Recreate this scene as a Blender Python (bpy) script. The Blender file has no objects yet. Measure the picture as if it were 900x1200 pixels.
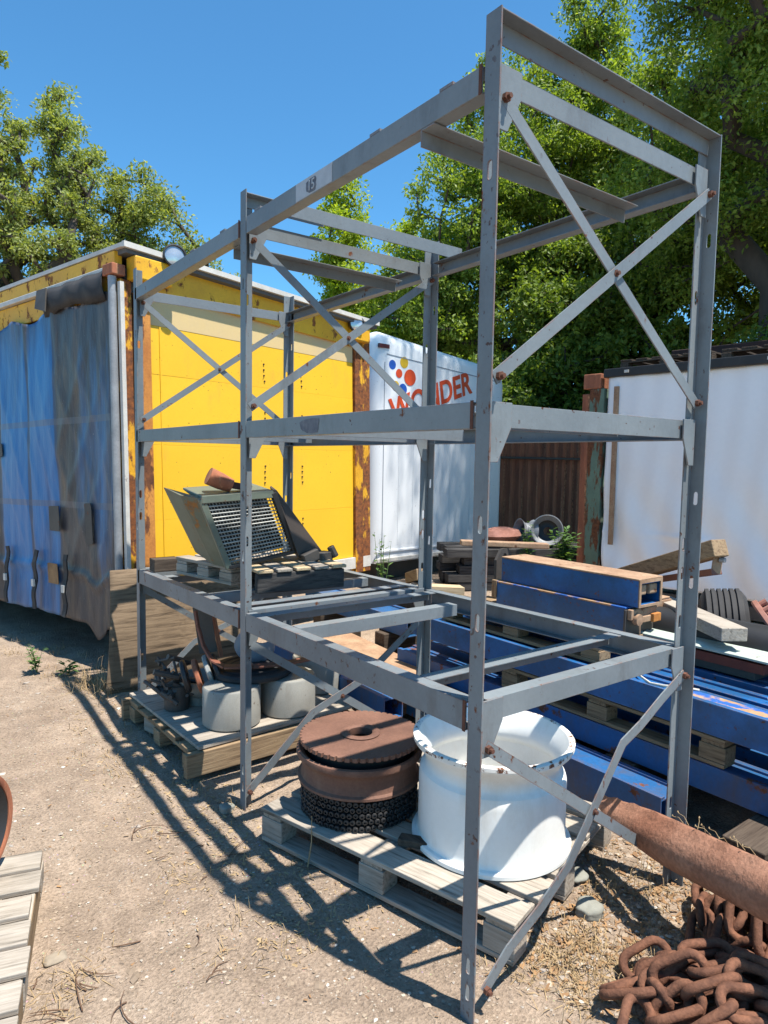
import bpy, bmesh, math, random
import numpy as np
from mathutils import Vector, Matrix, Euler
from mathutils.geometry import tessellate_polygon

random.seed(7)
rng = np.random.default_rng(7)
S = bpy.context.scene
COL = S.collection
R = math.radians

# ------------------------------------------------------------------ materials
MATS = {}

def nd(nt, typ, **kw):
    n = nt.nodes.new(typ)
    for k, v in kw.items():
        setattr(n, k, v)
    return n

def coords(nt, stretch=(1, 1, 1), jitter=True):
    tc = nd(nt, 'ShaderNodeTexCoord')
    vec = tc.outputs['Object']
    if jitter:
        oi = nd(nt, 'ShaderNodeObjectInfo')
        mm = nd(nt, 'ShaderNodeMath', operation='MULTIPLY')
        mm.inputs[1].default_value = 37.0
        nt.links.new(oi.outputs['Random'], mm.inputs[0])
        va = nd(nt, 'ShaderNodeVectorMath', operation='ADD')
        nt.links.new(vec, va.inputs[0])
        nt.links.new(mm.outputs[0], va.inputs[1])
        vec = va.outputs[0]
    mp = nd(nt, 'ShaderNodeMapping')
    mp.inputs['Scale'].default_value = stretch
    nt.links.new(vec, mp.inputs['Vector'])
    return mp.outputs[0]

def noise(nt, vec, scale, detail=6, rough=0.6, dist=0.0):
    n = nd(nt, 'ShaderNodeTexNoise')
    n.inputs['Scale'].default_value = scale
    n.inputs['Detail'].default_value = detail
    n.inputs['Roughness'].default_value = rough
    n.inputs['Distortion'].default_value = dist
    nt.links.new(vec, n.inputs['Vector'])
    return n.outputs['Fac']

def ramp(nt, fac, stops):
    r = nd(nt, 'ShaderNodeValToRGB')
    el = r.color_ramp.elements
    while len(el) > 1:
        el.remove(el[-1])
    el[0].position = stops[0][0]
    el[0].color = col4(stops[0][1])
    for p, c in stops[1:]:
        e = el.new(p)
        e.color = col4(c)
    nt.links.new(fac, r.inputs['Fac'])
    return r.outputs['Color']

def col4(c):
    if isinstance(c, (int, float)):
        return (c, c, c, 1)
    return (c[0], c[1], c[2], 1)

def mix(nt, fac, a, b, mode='MIX'):
    m = nd(nt, 'ShaderNodeMix', data_type='RGBA', blend_type=mode)
    if hasattr(fac, 'is_linked') or hasattr(fac, 'links'):
        nt.links.new(fac, m.inputs[0])
    else:
        m.inputs[0].default_value = fac
    for v, s in ((a, m.inputs[6]), (b, m.inputs[7])):
        if isinstance(v, tuple):
            s.default_value = col4(v)
        else:
            nt.links.new(v, s)
    return m.outputs[2]

def start(name):
    m = bpy.data.materials.new(name)
    m.use_nodes = True
    nt = m.node_tree
    b = nt.nodes['Principled BSDF']
    return m, nt, b

def bump(nt, b, fac, strength, dist=0.01):
    bp = nd(nt, 'ShaderNodeBump')
    bp.inputs['Strength'].default_value = strength
    bp.inputs['Distance'].default_value = dist
    nt.links.new(fac, bp.inputs['Height'])
    nt.links.new(bp.outputs[0], b.inputs['Normal'])

RUST1, RUST2 = (0.20, 0.07, 0.025), (0.07, 0.025, 0.012)

def mat(name, c1, c2=None, scale=3.0, rust=0.0, rscale=9.0, rough=0.55, metal=0.0, bmp=0.15, bscale=60.0,
        stretch=(1, 1, 1), rstretch=None, rustc=(RUST1, RUST2), dirt=0.0, fine_amt=0.16, edge=0.0, edgec=RUST1, patchy=False, speck=0.0, spec=0.5, dirtc=(0.2, 0.15, 0.1)):
    m, nt, b = start(name)
    v = coords(nt, stretch)
    c2 = c2 or tuple(x * 0.75 for x in c1)
    nA = noise(nt, v, scale, 7)
    c = ramp(nt, nA, [(0.44, c1), (0.54, c2)] if patchy else [(0.32, c1), (0.68, c2)])
    fine = noise(nt, v, bscale, 4)
    c = mix(nt, fine_amt, c, ramp(nt, fine, [(0.3, 0.6), (0.7, 1.3)]), 'MULTIPLY')
    rfac = None
    if dirt > 0:
        nd_ = noise(nt, coords(nt, (1, 1, 0.35)), 4.5, 8, 0.7)
        f = ramp(nt, nd_, [(0.62 - dirt * 0.3, 0.0), (0.85 - dirt * 0.2, 0.8)])
        c = mix(nt, f, c, dirtc)
    if speck > 0:
        ns = noise(nt, coords(nt), 42, 3, 0.5)
        area = ramp(nt, noise(nt, coords(nt), 3.3, 4), [(0.42, 0.0), (0.6, 1.0)])
        fs_ = mix(nt, 1.0, ramp(nt, ns, [(0.72 - 0.1 * speck, 0.0), (0.75 - 0.1 * speck, 1.0)]), area, 'MULTIPLY')
        c = mix(nt, fs_, c, RUST2)
    if edge > 0:
        bv = nd(nt, 'ShaderNodeBevel', samples=4)
        bv.inputs['Radius'].default_value = 0.006
        ge = nd(nt, 'ShaderNodeNewGeometry')
        dt = nd(nt, 'ShaderNodeVectorMath', operation='DOT_PRODUCT')
        nt.links.new(bv.outputs[0], dt.inputs[0])
        nt.links.new(ge.outputs['Normal'], dt.inputs[1])
        em = ramp(nt, dt.outputs['Value'], [(0.80, 1.0), (0.97, 0.0)])
        en = ramp(nt, noise(nt, coords(nt), 16, 6, 0.65), [(0.60 - 0.3 * edge, 0.0), (0.70 - 0.3 * edge, 1.0)])
        c = mix(nt, mix(nt, 1.0, em, en, 'MULTIPLY'), c, edgec)
    if rust > 0:
        v2 = coords(nt, rstretch or (1, 1, 1))
        nB = noise(nt, v2, rscale, 9, 0.68)
        t = 0.70 - 0.32 * rust
        rfac = ramp(nt, nB, [(t, 0.0), (t + 0.045, 1.0)])
        rc = ramp(nt, noise(nt, coords(nt), 30, 5), [(0.3, rustc[0]), (0.7, rustc[1])])
        c = mix(nt, rfac, c, rc)
        rr = ramp(nt, rfac, [(0, rough), (1, 0.9)])
        nt.links.new(rr, b.inputs['Roughness'])
    else:
        b.inputs['Roughness'].default_value = rough
    nt.links.new(c, b.inputs['Base Color'])
    b.inputs['Metallic'].default_value = metal
    b.inputs['Specular IOR Level'].default_value = spec
    if bmp > 0:
        h = fine
        if rfac is not None:
            h = mix(nt, 0.35, fine, rfac, 'ADD')
        bump(nt, b, h, bmp, 0.004)
    MATS[name] = m
    return m

def wood(name, c1, c2, axis, scale=5.0, burnt=0.0):
    m, nt, b = start(name)
    st = [14, 14, 14]
    st[axis] = 0.9
    v = coords(nt, tuple(st))
    g = noise(nt, v, scale, 8, 0.62, 0.4)
    c = ramp(nt, g, [(0.30, tuple(x * 0.45 for x in c1)), (0.42, c1), (0.58, c2), (0.75, tuple(x * 0.6 for x in c2))])
    big = noise(nt, coords(nt), 3.0, 5)
    c = mix(nt, 0.6, c, ramp(nt, big, [(0.3, 0.6), (0.7, 1.2)]), 'MULTIPLY')
    if burnt:
        c = mix(nt, burnt, c, (0.015, 0.014, 0.014))
    nt.links.new(c, b.inputs['Base Color'])
    b.inputs['Roughness'].default_value = 0.85
    b.inputs['Specular IOR Level'].default_value = 0.2
    bump(nt, b, g, 0.5, 0.006)
    MATS[name] = m
    return m

mat('rack_paint', (0.205, 0.23, 0.24), (0.14, 0.16, 0.172), 1.6, rust=0.20, rscale=12, rough=0.42, dirt=0.22, dirtc=(0.085, 0.08, 0.075), spec=0.28, edge=0.35, speck=0.3, fine_amt=0.12)
mat('rack_paint_rusty', (0.205, 0.23, 0.24), (0.135, 0.153, 0.165), 1.8, rust=0.29, rscale=12, rough=0.45, rstretch=(1, 1, 0.6), dirt=0.26, dirtc=(0.09, 0.075, 0.065), spec=0.28, edge=0.6, speck=0.7, fine_amt=0.15)
mat('bolt_rust', (0.15, 0.058, 0.032), (0.07, 0.028, 0.018), 20, rough=0.9)
mat('paint_smudge', (0.075, 0.085, 0.11), (0.15, 0.16, 0.18), 30, rough=0.7)
mat('pale_primer', (0.42, 0.44, 0.46), (0.34, 0.36, 0.38), 10, rust=0.1, rough=0.5)
mat('yellow_paint', (0.86, 0.50, 0.022), (0.82, 0.455, 0.02), 1.0, rust=0.0, rscale=5, rough=0.5, bmp=0.03, dirt=0.22, dirtc=(0.60, 0.34, 0.05), fine_amt=0.08, speck=0.25)
mat('yellow_rust', (0.75, 0.40, 0.015), (0.60, 0.28, 0.012), 5, rust=0.82, rscale=5, rough=0.65, rstretch=(1, 1, 0.5), rustc=((0.30, 0.095, 0.02), (0.06, 0.022, 0.012)), edge=0.9, edgec=(0.10, 0.035, 0.015), fine_amt=0.4)
mat('yellow_worn', (0.78, 0.43, 0.015), (0.66, 0.33, 0.014), 4, rust=0.40, rscale=7, rough=0.55, rstretch=(1, 1, 0.6), edge=0.9, edgec=(0.10, 0.035, 0.015), rustc=((0.30, 0.10, 0.02), (0.08, 0.03, 0.015)))
mat('orange_rust', (0.58, 0.25, 0.05), (0.40, 0.14, 0.03), 5, rust=0.5, rscale=5, rstretch=(1, 1, 0.4), rough=0.8, fine_amt=0.4, edge=0.8, edgec=(0.10, 0.035, 0.015))
mat('tan_paint', (0.66, 0.48, 0.20), (0.58, 0.44, 0.24), 2.5, rust=0.0, rough=0.6, bmp=0.03, fine_amt=0.06)
mat('white_trim', (0.62, 0.60, 0.55), (0.48, 0.46, 0.42), 8, rust=0.08, rough=0.6)
mat('galvanised', (0.34, 0.35, 0.36), (0.22, 0.23, 0.24), 5, rust=0.12, rough=0.5, metal=0.2, dirt=0.3, fine_amt=0.3)
mat('black_rubber', (0.018, 0.018, 0.02), (0.035, 0.034, 0.034), 6, rough=0.75, dirt=0.2, dirtc=(0.06, 0.055, 0.05))
mat('dark_steel', (0.045, 0.042, 0.04), (0.075, 0.065, 0.055), 6, rust=0.25, rough=0.6)
mat('truck_white', (0.80, 0.82, 0.83), (0.74, 0.765, 0.785), 1.0, rust=0.0, rough=0.4, bmp=0.01, dirt=0.10, dirtc=(0.58, 0.56, 0.52), fine_amt=0.05, speck=0.2)
mat('sign_red', (0.68, 0.085, 0.02), (0.58, 0.06, 0.02), 8, rough=0.45, bmp=0)
mat('sign_yellow', (0.75, 0.48, 0.03), None, 8, rough=0.45, bmp=0)
mat('sign_blue', (0.02, 0.11, 0.50), None, 8, rough=0.45, bmp=0)
mat('tarp_white', (0.90, 0.91, 0.92), (0.85, 0.86, 0.88), 0.7, rough=0.5, bmp=0.03, bscale=25, fine_amt=0.04, dirt=0.0)
mat('rust_brown', (0.42, 0.15, 0.075), (0.2, 0.07, 0.038), 3, rust=0.45, rscale=4, rough=0.9, stretch=(4, 4, 0.5), rstretch=(6, 6, 0.2), bmp=0.3, rustc=((0.55, 0.26, 0.13), (0.05, 0.022, 0.014)), fine_amt=0.4)
mat('rust_dark', (0.055, 0.024, 0.018), (0.03, 0.016, 0.014), 4, rust=0.1, rough=0.9, bmp=0.3)
mat('green_rust', (0.14, 0.22, 0.16), (0.10, 0.16, 0.12), 5, rust=0.55, rscale=7, rstretch=(1, 1, 0.3), rough=0.7)
mat('pipe_rust', (0.36, 0.19, 0.125), (0.24, 0.108, 0.066), 5, rust=0.18, rough=0.95, bmp=1.0, bscale=70, spec=0.15, fine_amt=0.65)
mat('chain_rust', (0.20, 0.088, 0.05), (0.085, 0.037, 0.023), 22, rough=0.85, bmp=0.7, bscale=110, spec=0.3, fine_amt=0.6)
mat('disc_rust', (0.21, 0.105, 0.07), (0.115, 0.056, 0.038), 4, rough=0.75, bmp=0.25, bscale=90, spec=0.4, dirt=0.3, dirtc=(0.28, 0.18, 0.12), fine_amt=0.4)
mat('blue_paint', (0.013, 0.115, 0.32), (0.011, 0.078, 0.20), 2.0, rust=0.22, rscale=10, rough=0.42, bmp=0.06, dirt=0.22, dirtc=(0.05, 0.06, 0.09), edge=0.6, edgec=(0.30, 0.16, 0.08), speck=0.7, patchy=True, fine_amt=0.3)
mat('blue_worn', (0.013, 0.11, 0.31), (0.011, 0.08, 0.21), 3, rust=0.36, rscale=7, rough=0.55, dirt=0.45, dirtc=(0.09, 0.07, 0.055), edge=0.8, edgec=(0.22, 0.11, 0.06), fine_amt=0.3)
mat('tan_blue', (0.012, 0.10, 0.38), (0.012, 0.08, 0.30), 3, rust=0.70, rscale=8, rough=0.8, rstretch=(1, 0.45, 1), rustc=((0.46, 0.29, 0.16), (0.30, 0.17, 0.085)), fine_amt=0.4)
mat('tan_rust', (0.40, 0.265, 0.165), (0.27, 0.155, 0.09), 6, rust=0.25, rscale=10, rough=0.9, fine_amt=0.5)
mat('rim_white', (0.84, 0.84, 0.80), (0.79, 0.78, 0.73), 2, rust=0.0, rscale=16, rough=0.45, bmp=0.04, dirt=0.28, dirtc=(0.62, 0.56, 0.47), fine_amt=0.06, speck=0.0)
mat('rim_edge', (0.82, 0.80, 0.75), (0.74, 0.70, 0.62), 5, rust=0.5, rscale=34, rough=0.6, fine_amt=0.05)
mat('grey_paint', (0.285, 0.28, 0.25), (0.235, 0.23, 0.205), 5, rust=0.0, rough=0.55, bmp=0.1, bscale=150, fine_amt=0.2, dirt=0.3, dirtc=(0.16, 0.13, 0.10), speck=0.3)
mat('green_grey', (0.15, 0.175, 0.135), (0.11, 0.13, 0.10), 5, rust=0.15, rough=0.45, bmp=0.05, edge=0.7, speck=0.5)
mat('green_grey_rust', (0.14, 0.16, 0.12), (0.11, 0.12, 0.08), 5, rust=0.34, rscale=5, rough=0.6, rustc=((0.34, 0.16, 0.04), (0.16, 0.06, 0.02)), edge=0.8)
mat('mesh_wire', (0.36, 0.37, 0.35), (0.22, 0.22, 0.20), 20, rough=0.5, metal=0.3, bmp=0)
mat('brown_panel', (0.06, 0.045, 0.035), (0.045, 0.036, 0.03), 4, rust=0.15, rough=0.55)
mat('black_paint', (0.014, 0.014, 0.015), (0.025, 0.024, 0.024), 5, rough=0.5, dirt=0.15, dirtc=(0.06, 0.055, 0.05))
mat('bracket_brown', (0.23, 0.085, 0.052), (0.15, 0.055, 0.036), 6, rough=0.6, bmp=0.1, fine_amt=0.3)
mat('stone_grey', (0.26, 0.26, 0.22), (0.20, 0.20, 0.17), 9, rough=0.9, bmp=0.4)
mat('pebble_mix', (0.36, 0.29, 0.21), (0.24, 0.20, 0.15), 9, rough=0.9, bmp=0.2, bscale=120)
mat('dry_straw', (0.40, 0.29, 0.155), (0.27, 0.18, 0.09), 9, rough=0.9, bmp=0)
mat('chip_bark', (0.34, 0.20, 0.09), (0.20, 0.11, 0.055), 9, rough=0.9, bmp=0)
mat('twig_brown', (0.15, 0.085, 0.05), (0.09, 0.05, 0.03), 9, rough=0.9, bmp=0)
mat('bark', (0.085, 0.065, 0.05), (0.05, 0.04, 0.032), 8, rough=0.95, bmp=0.6, bscale=30, stretch=(1, 1, 0.3))
mat('rope_white', (0.6, 0.57, 0.5), None, 9, rough=0.9, bmp=0)
mat('lamp_glass', (0.55, 0.58, 0.60), (0.40, 0.43, 0.46), 14, rough=0.12, metal=0.5, bmp=0)
mat('marker_red', (0.16, 0.03, 0.03), (0.08, 0.02, 0.02), 14, rough=0.4, bmp=0)
mat('blue_grey_sheet', (0.28, 0.31, 0.36), (0.2, 0.23, 0.28), 5, rough=0.5)
mat('roof_sheet', (0.12, 0.12, 0.12), (0.09, 0.09, 0.09), 3, rough=0.8)
mat('pink_rust', (0.36, 0.17, 0.13), (0.22, 0.09, 0.06), 8, rust=0.2, rough=0.9)
mat('pale_green_sheet', (0.45, 0.50, 0.44), (0.36, 0.42, 0.37), 8, rust=0.2, rscale=9, rough=0.6)
mat('red_side', (0.25, 0.05, 0.025), (0.15, 0.03, 0.02), 8, rust=0.2, rough=0.7)
for ax, nm in ((0, 'x'), (1, 'y'), (2, 'z')):
    wood('wood_grey_' + nm, (0.30, 0.26, 0.21), (0.40, 0.35, 0.29), ax)
    wood('wood_brown_' + nm, (0.22, 0.15, 0.09), (0.31, 0.22, 0.13), ax)
    wood('wood_pale_' + nm, (0.46, 0.34, 0.20), (0.54, 0.42, 0.27), ax)
    wood('wood_dark_' + nm, (0.062, 0.046, 0.035), (0.10, 0.076, 0.057), ax)
wood('wood_burnt_x', (0.05, 0.048, 0.048), (0.09, 0.085, 0.08), 0, burnt=0.25)  # charred pallet wood; on the scrap heap the tone stands in for shade
wood('plywood', (0.14, 0.098, 0.062), (0.21, 0.15, 0.095), 0, 4.0)  # brown lowered so the leaning board's shade sits in its colour

def curtain_mat():
    m, nt, b = start('curtain_vinyl')
    v = coords(nt, (1, 1.6, 0.22), False)
    n1 = noise(nt, v, 2.1, 7, 0.6, 0.3)
    v2 = coords(nt, (1, 2.6, 0.30), False)
    n2 = noise(nt, v2, 2.6, 8, 0.68, 0.5)
    tc = nd(nt, 'ShaderNodeTexCoord')
    sx = nd(nt, 'ShaderNodeSeparateXYZ')
    nt.links.new(tc.outputs['Object'], sx.inputs[0])
    # clean blue strips of fabric (local Y along the side) among grimy ones
    mr = nd(nt, 'ShaderNodeMapRange')
    mr.inputs['From Min'].default_value = 0
    mr.inputs['From Max'].default_value = 6.6
    nt.links.new(sx.outputs['Y'], mr.inputs['Value'])
    f6 = 6.6
    band = ramp(nt, mr.outputs[0], [(0.0, 0.42), (0.30 / f6, 0.42), (0.42 / f6, 0.22), (0.86 / f6, 0.22), (0.92 / f6, 0.95),
                                    (1.30 / f6, 1.0), (1.34 / f6, 0.6), (1.40 / f6, 1.0), (1.85 / f6, 0.95), (1.95 / f6, 0.2),
                                    (2.6 / f6, 0.35), (3.2 / f6, 0.8), (1.0, 0.4)])
    zr = nd(nt, 'ShaderNodeMapRange')
    zr.inputs['From Min'].default_value = 0.3
    zr.inputs['From Max'].default_value = 2.9
    nt.links.new(sx.outputs['Z'], zr.inputs['Value'])
    zb = ramp(nt, zr.outputs[0], [(0.0, 0.30), (0.18, 0.38), (0.36, 0.62), (0.55, 0.62), (0.82, 0.52), (0.93, 0.22), (1.0, 0.1)])
    a = nd(nt, 'ShaderNodeMath', operation='ADD')
    nt.links.new(band, a.inputs[0]); nt.links.new(zb, a.inputs[1])
    a2 = nd(nt, 'ShaderNodeMath', operation='ADD')
    nt.links.new(a.outputs[0], a2.inputs[0]); nt.links.new(n1, a2.inputs[1])
    a3 = nd(nt, 'ShaderNodeMath', operation='ADD')
    nt.links.new(a2.outputs[0], a3.inputs[0]); nt.links.new(n2, a3.inputs[1])
    f = ramp(nt, a3.outputs[0], [(0.0, 0.0), (1.0, 1.0)])
    mr2 = nd(nt, 'ShaderNodeMapRange')
    mr2.inputs['From Min'].default_value = 1.85
    mr2.inputs['From Max'].default_value = 2.5
    nt.links.new(a3.outputs[0], mr2.inputs['Value'])
    blue = ramp(nt, n2, [(0.3, (0.012, 0.13, 0.37)), (0.7, (0.04, 0.20, 0.44))])
    grey = ramp(nt, noise(nt, coords(nt, (1, 2, 0.5), False), 4, 8, 0.7), [(0.3, (0.045, 0.039, 0.037)), (0.5, (0.05, 0.05, 0.058)), (0.7, (0.125, 0.094, 0.07))])
    c = mix(nt, mr2.outputs[0], grey, blue)
    sp = ramp(nt, noise(nt, coords(nt, (1, 1, 1), False), 40, 3), [(0.68, 0.0), (0.74, 0.5)])
    c = mix(nt, sp, c, (0.25, 0.26, 0.28))
    # dark welded seams: two straps across, verticals at the curtain hooks
    def line(out, pos, wd):
        sb_ = nd(nt, 'ShaderNodeMath', operation='SUBTRACT'); sb_.inputs[1].default_value = pos
        nt.links.new(out, sb_.inputs[0])
        ab = nd(nt, 'ShaderNodeMath', operation='ABSOLUTE'); nt.links.new(sb_.outputs[0], ab.inputs[0])
        lt = nd(nt, 'ShaderNodeMath', operation='LESS_THAN'); lt.inputs[1].default_value = wd
        nt.links.new(ab.outputs[0], lt.inputs[0])
        return lt.outputs[0]
    for pos in (0.89, 1.36, 1.92, 2.9, 3.7):
        k_ = nd(nt, 'ShaderNodeMath', operation='MULTIPLY'); k_.inputs[1].default_value = 0.65
        nt.links.new(line(sx.outputs['Y'], pos, 0.022), k_.inputs[0])
        c = mix(nt, k_.outputs[0], c, (0.06, 0.06, 0.07))
    for pos in (1.93, 1.26):
        k_ = nd(nt, 'ShaderNodeMath', operation='MULTIPLY'); k_.inputs[1].default_value = 0.5
        nt.links.new(line(sx.outputs['Z'], pos, 0.026), k_.inputs[0])
        c = mix(nt, k_.outputs[0], c, (0.13, 0.13, 0.15))
    nt.links.new(c, b.inputs['Base Color'])
    b.inputs['Roughness'].default_value = 0.42
    b.inputs['Specular IOR Level'].default_value = 0.4
    bump(nt, b, noise(nt, coords(nt, (1, 2.0, 0.5), False), 9, 6), 0.35, 0.02)
    MATS['curtain_vinyl'] = m
curtain_mat()

def ground_mat():
    m, nt, b = start('dirt')
    v = coords(nt, (1, 1, 1), False)
    n1 = noise(nt, v, 0.7, 8, 0.65)
    n2 = noise(nt, v, 7, 8, 0.7)
    n3 = noise(nt, v, 90, 5, 0.6)
    c = ramp(nt, n1, [(0.3, (0.245, 0.180, 0.130)), (0.5, (0.335, 0.255, 0.188)), (0.7, (0.40, 0.316, 0.238))])
    c = mix(nt, 0.75, c, ramp(nt, n2, [(0.3, 0.68), (0.7, 1.25)]), 'MULTIPLY')
    c = mix(nt, 0.85, c, ramp(nt, n3, [(0.25, 0.5), (0.5, 1.0), (0.78, 1.45)]), 'MULTIPLY')
    vo = nd(nt, 'ShaderNodeTexVoronoi')
    vo.inputs['Scale'].default_value = 55
    nt.links.new(v, vo.inputs['Vector'])
    spk = ramp(nt, vo.outputs['Distance'], [(0.10, 1.0), (0.2, 0.0)])
    keep = ramp(nt, noise(nt, v, 11, 4), [(0.5, 0.0), (0.62, 0.8)])
    k = mix(nt, 1.0, spk, keep, 'MULTIPLY')
    c = mix(nt, k, c, mix(nt, 0.5, vo.outputs['Color'], (0.5, 0.42, 0.33), 'MIX'))
    nt.links.new(c, b.inputs['Base Color'])
    b.inputs['Roughness'].default_value = 0.95
    b.inputs['Specular IOR Level'].default_value = 0.15
    h = mix(nt, 0.5, n2, n3)
    bump(nt, b, h, 1.0, 0.03)
    MATS['dirt'] = m
ground_mat()

def leaf_mat(name, dark, light, trans=0.35):
    m = bpy.data.materials.new(name)
    m.use_nodes = True
    nt = m.node_tree
    nt.nodes.clear()
    out = nd(nt, 'ShaderNodeOutputMaterial')
    g = nd(nt, 'ShaderNodeNewGeometry')
    c = ramp(nt, g.outputs['Random Per Island'], [(0.0, dark), (0.6, tuple((a + b) / 2 for a, b in zip(dark, light))), (1.0, light)])
    tc = nd(nt, 'ShaderNodeTexCoord')
    n = noise(nt, tc.outputs['Object'], 0.9, 4)
    c = mix(nt, 0.5, c, ramp(nt, n, [(0.3, 0.7), (0.7, 1.35)]), 'MULTIPLY')
    d = nd(nt, 'ShaderNodeBsdfPrincipled')
    d.inputs['Roughness'].default_value = 0.5
    d.inputs['Specular IOR Level'].default_value = 0.35
    t = nd(nt, 'ShaderNodeBsdfTranslucent')
    tcx = mix(nt, 1.0, c, (1.5, 1.45, 0.5), 'MULTIPLY')
    nt.links.new(c, d.inputs['Base Color'])
    nt.links.new(tcx, t.inputs['Color'])
    mx = nd(nt, 'ShaderNodeMixShader')
    mx.inputs[0].default_value = trans
    nt.links.new(d.outputs[0], mx.inputs[1])
    nt.links.new(t.outputs[0], mx.inputs[2])
    nt.links.new(mx.outputs[0], out.inputs['Surface'])
    MATS[name] = m
leaf_mat('leaf_elm', (0.105, 0.18, 0.022), (0.30, 0.39, 0.075), 0.45)
leaf_mat('leaf_olive', (0.15, 0.20, 0.05), (0.34, 0.38, 0.13), 0.45)
leaf_mat('leaf_bright', (0.17, 0.27, 0.02), (0.42, 0.50, 0.06), 0.45)
leaf_mat('leaf_dark', (0.07, 0.125, 0.02), (0.22, 0.30, 0.05), 0.45)
leaf_mat('leaf_weed', (0.06, 0.13, 0.035), (0.13, 0.22, 0.07), 0.3)

# ------------------------------------------------------------------ geometry helpers
class MB:
    def __init__(s):
        s.v, s.f = [], []
    def add(s, vs, fs):
        o = len(s.v)
        s.v += [tuple(p) for p in vs]
        s.f += [tuple(o + i for i in f) for f in fs]
        return s
    def box(s, c, d, rot=None):
        hx, hy, hz = d[0] / 2, d[1] / 2, d[2] / 2
        ps = [Vector((x, y, z)) for x in (-hx, hx) for y in (-hy, hy) for z in (-hz, hz)]
        if rot is not None:
            ps = [rot @ p for p in ps]
        c = Vector(c)
        return s.add([c + p for p in ps], [(0, 1, 3, 2), (4, 6, 7, 5), (0, 4, 5, 1), (2, 3, 7, 6), (0, 2, 6, 4), (1, 5, 7, 3)])
    def b2(s, lo, hi):
        return s.box([(a + b) / 2 for a, b in zip(lo, hi)], [abs(b - a) for a, b in zip(lo, hi)])
    def hexa(s, bot, top):
        return s.add(list(bot) + list(top), [(3, 2, 1, 0), (4, 5, 6, 7), (0, 1, 5, 4), (1, 2, 6, 5), (2, 3, 7, 6), (3, 0, 4, 7)])
    def bar(s, p0, p1, w, h, side):
        """rectangular bar p0->p1; w measured along `side`, h along the third axis"""
        p0, p1 = Vector(p0), Vector(p1)
        d = (p1 - p0).normalized()
        sd = Vector(side)
        sd = (sd - d * sd.dot(d)).normalized()
        u = d.cross(sd)
        a, b = sd * w / 2, u * h / 2
        return s.hexa([p0 - a - b, p0 + a - b, p0 + a + b, p0 - a + b], [p1 - a - b, p1 + a - b, p1 + a + b, p1 - a + b])
    def tube(s, pts, r, n=8, closed=False, caps=True):
        pts = [Vector(p) for p in pts]
        rs = r if isinstance(r, (list, tuple)) else [r] * len(pts)
        m = len(pts)
        rings = []
        up = None
        for i, p in enumerate(pts):
            if closed:
                t = pts[(i + 1) % m] - pts[i - 1]
            else:
                t = pts[min(i + 1, m - 1)] - pts[max(i - 1, 0)]
            t.normalize()
            if up is None:
                up = Vector((0, 0, 1)) if abs(t.z) < 0.9 else Vector((1, 0, 0))
            a = t.cross(up)
            if a.length < 1e-6:
                a = t.orthogonal()
            a.normalize()
            b = a.cross(t).normalized()
            up = b
            rings.append([p + (a * math.cos(k * 2 * math.pi / n) + b * math.sin(k * 2 * math.pi / n)) * rs[i] for k in range(n)])
        vs = [q for g in rings for q in g]
        fs = []
        for i in range(m if closed else m - 1):
            j = (i + 1) % m
            for k in range(n):
                l = (k + 1) % n
                fs.append((i * n + k, i * n + l, j * n + l, j * n + k))
        if not closed and caps:
            fs.append(tuple(range(n - 1, -1, -1)))
            fs.append(tuple((m - 1) * n + k for k in range(n)))
        return s.add(vs, fs)
    def lathe(s, prof, n=48, c=(0, 0, 0), rot=None, closed=False):
        c = Vector(c)
        vs = []
        for r, z in prof:
            for k in range(n):
                a = k * 2 * math.pi / n
                p = Vector((r * math.cos(a), r * math.sin(a), z))
                vs.append(c + (rot @ p if rot is not None else p))
        fs = []
        m = len(prof)
        for i in range(m if closed else m - 1):
            j = (i + 1) % m
            for k in range(n):
                l = (k + 1) % n
                fs.append((i * n + k, i * n + l, j * n + l, j * n + k))
        return s.add(vs, fs)
    def plate(s, outer, holes, o, u, v, t):
        """flat plate: 2-D outline and holes in the (u, v) plane through o, thickness t along u x v"""
        o, u, v = Vector(o), Vector(u).normalized(), Vector(v).normalized()
        w = u.cross(v) * t
        loops = [[Vector((x, y, 0)) for x, y in lp] for lp in [outer] + list(holes)]
        tris = tessellate_polygon(loops)
        flat = [p for lp in loops for p in lp]
        N = len(flat)
        front = [o + u * p.x + v * p.y for p in flat]
        vs = front + [p + w for p in front]
        fs = []
        for a, b, c in tris:
            fs.append((a, c, b))
            fs.append((N + a, N + b, N + c))
        k = 0
        for lp in loops:
            n = len(lp)
            for i in range(n):
                a, b = k + i, k + (i + 1) % n
                fs.append((a, b, N + b, N + a))
            k += n
        return s.add(vs, fs)

def finish(name, mb, m, parent=None, smooth=0, bevel=0.0, label=None):
    me = bpy.data.meshes.new(name)
    me.from_pydata(mb.v, [], mb.f)
    me.validate()
    bm = bmesh.new()
    bm.from_mesh(me)
    bmesh.ops.recalc_face_normals(bm, faces=bm.faces)
    bm.to_mesh(me)
    bm.free()
    if m:
        me.materials.append(MATS[m] if isinstance(m, str) else m)
    ob = bpy.data.objects.new(name, me)
    COL.objects.link(ob)
    if parent is not None:
        ob.parent = parent
    if smooth:
        me.polygons.foreach_set('use_smooth', [True] * len(me.polygons))
        me.set_sharp_from_angle(angle=R(smooth))
    if bevel:
        bv = ob.modifiers.new('Bevel', 'BEVEL')
        bv.width = bevel
        bv.segments = 2
        bv.limit_method = 'ANGLE'
        bv.angle_limit = R(40)
    if label:
        ob['label'] = label
    return ob

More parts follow.
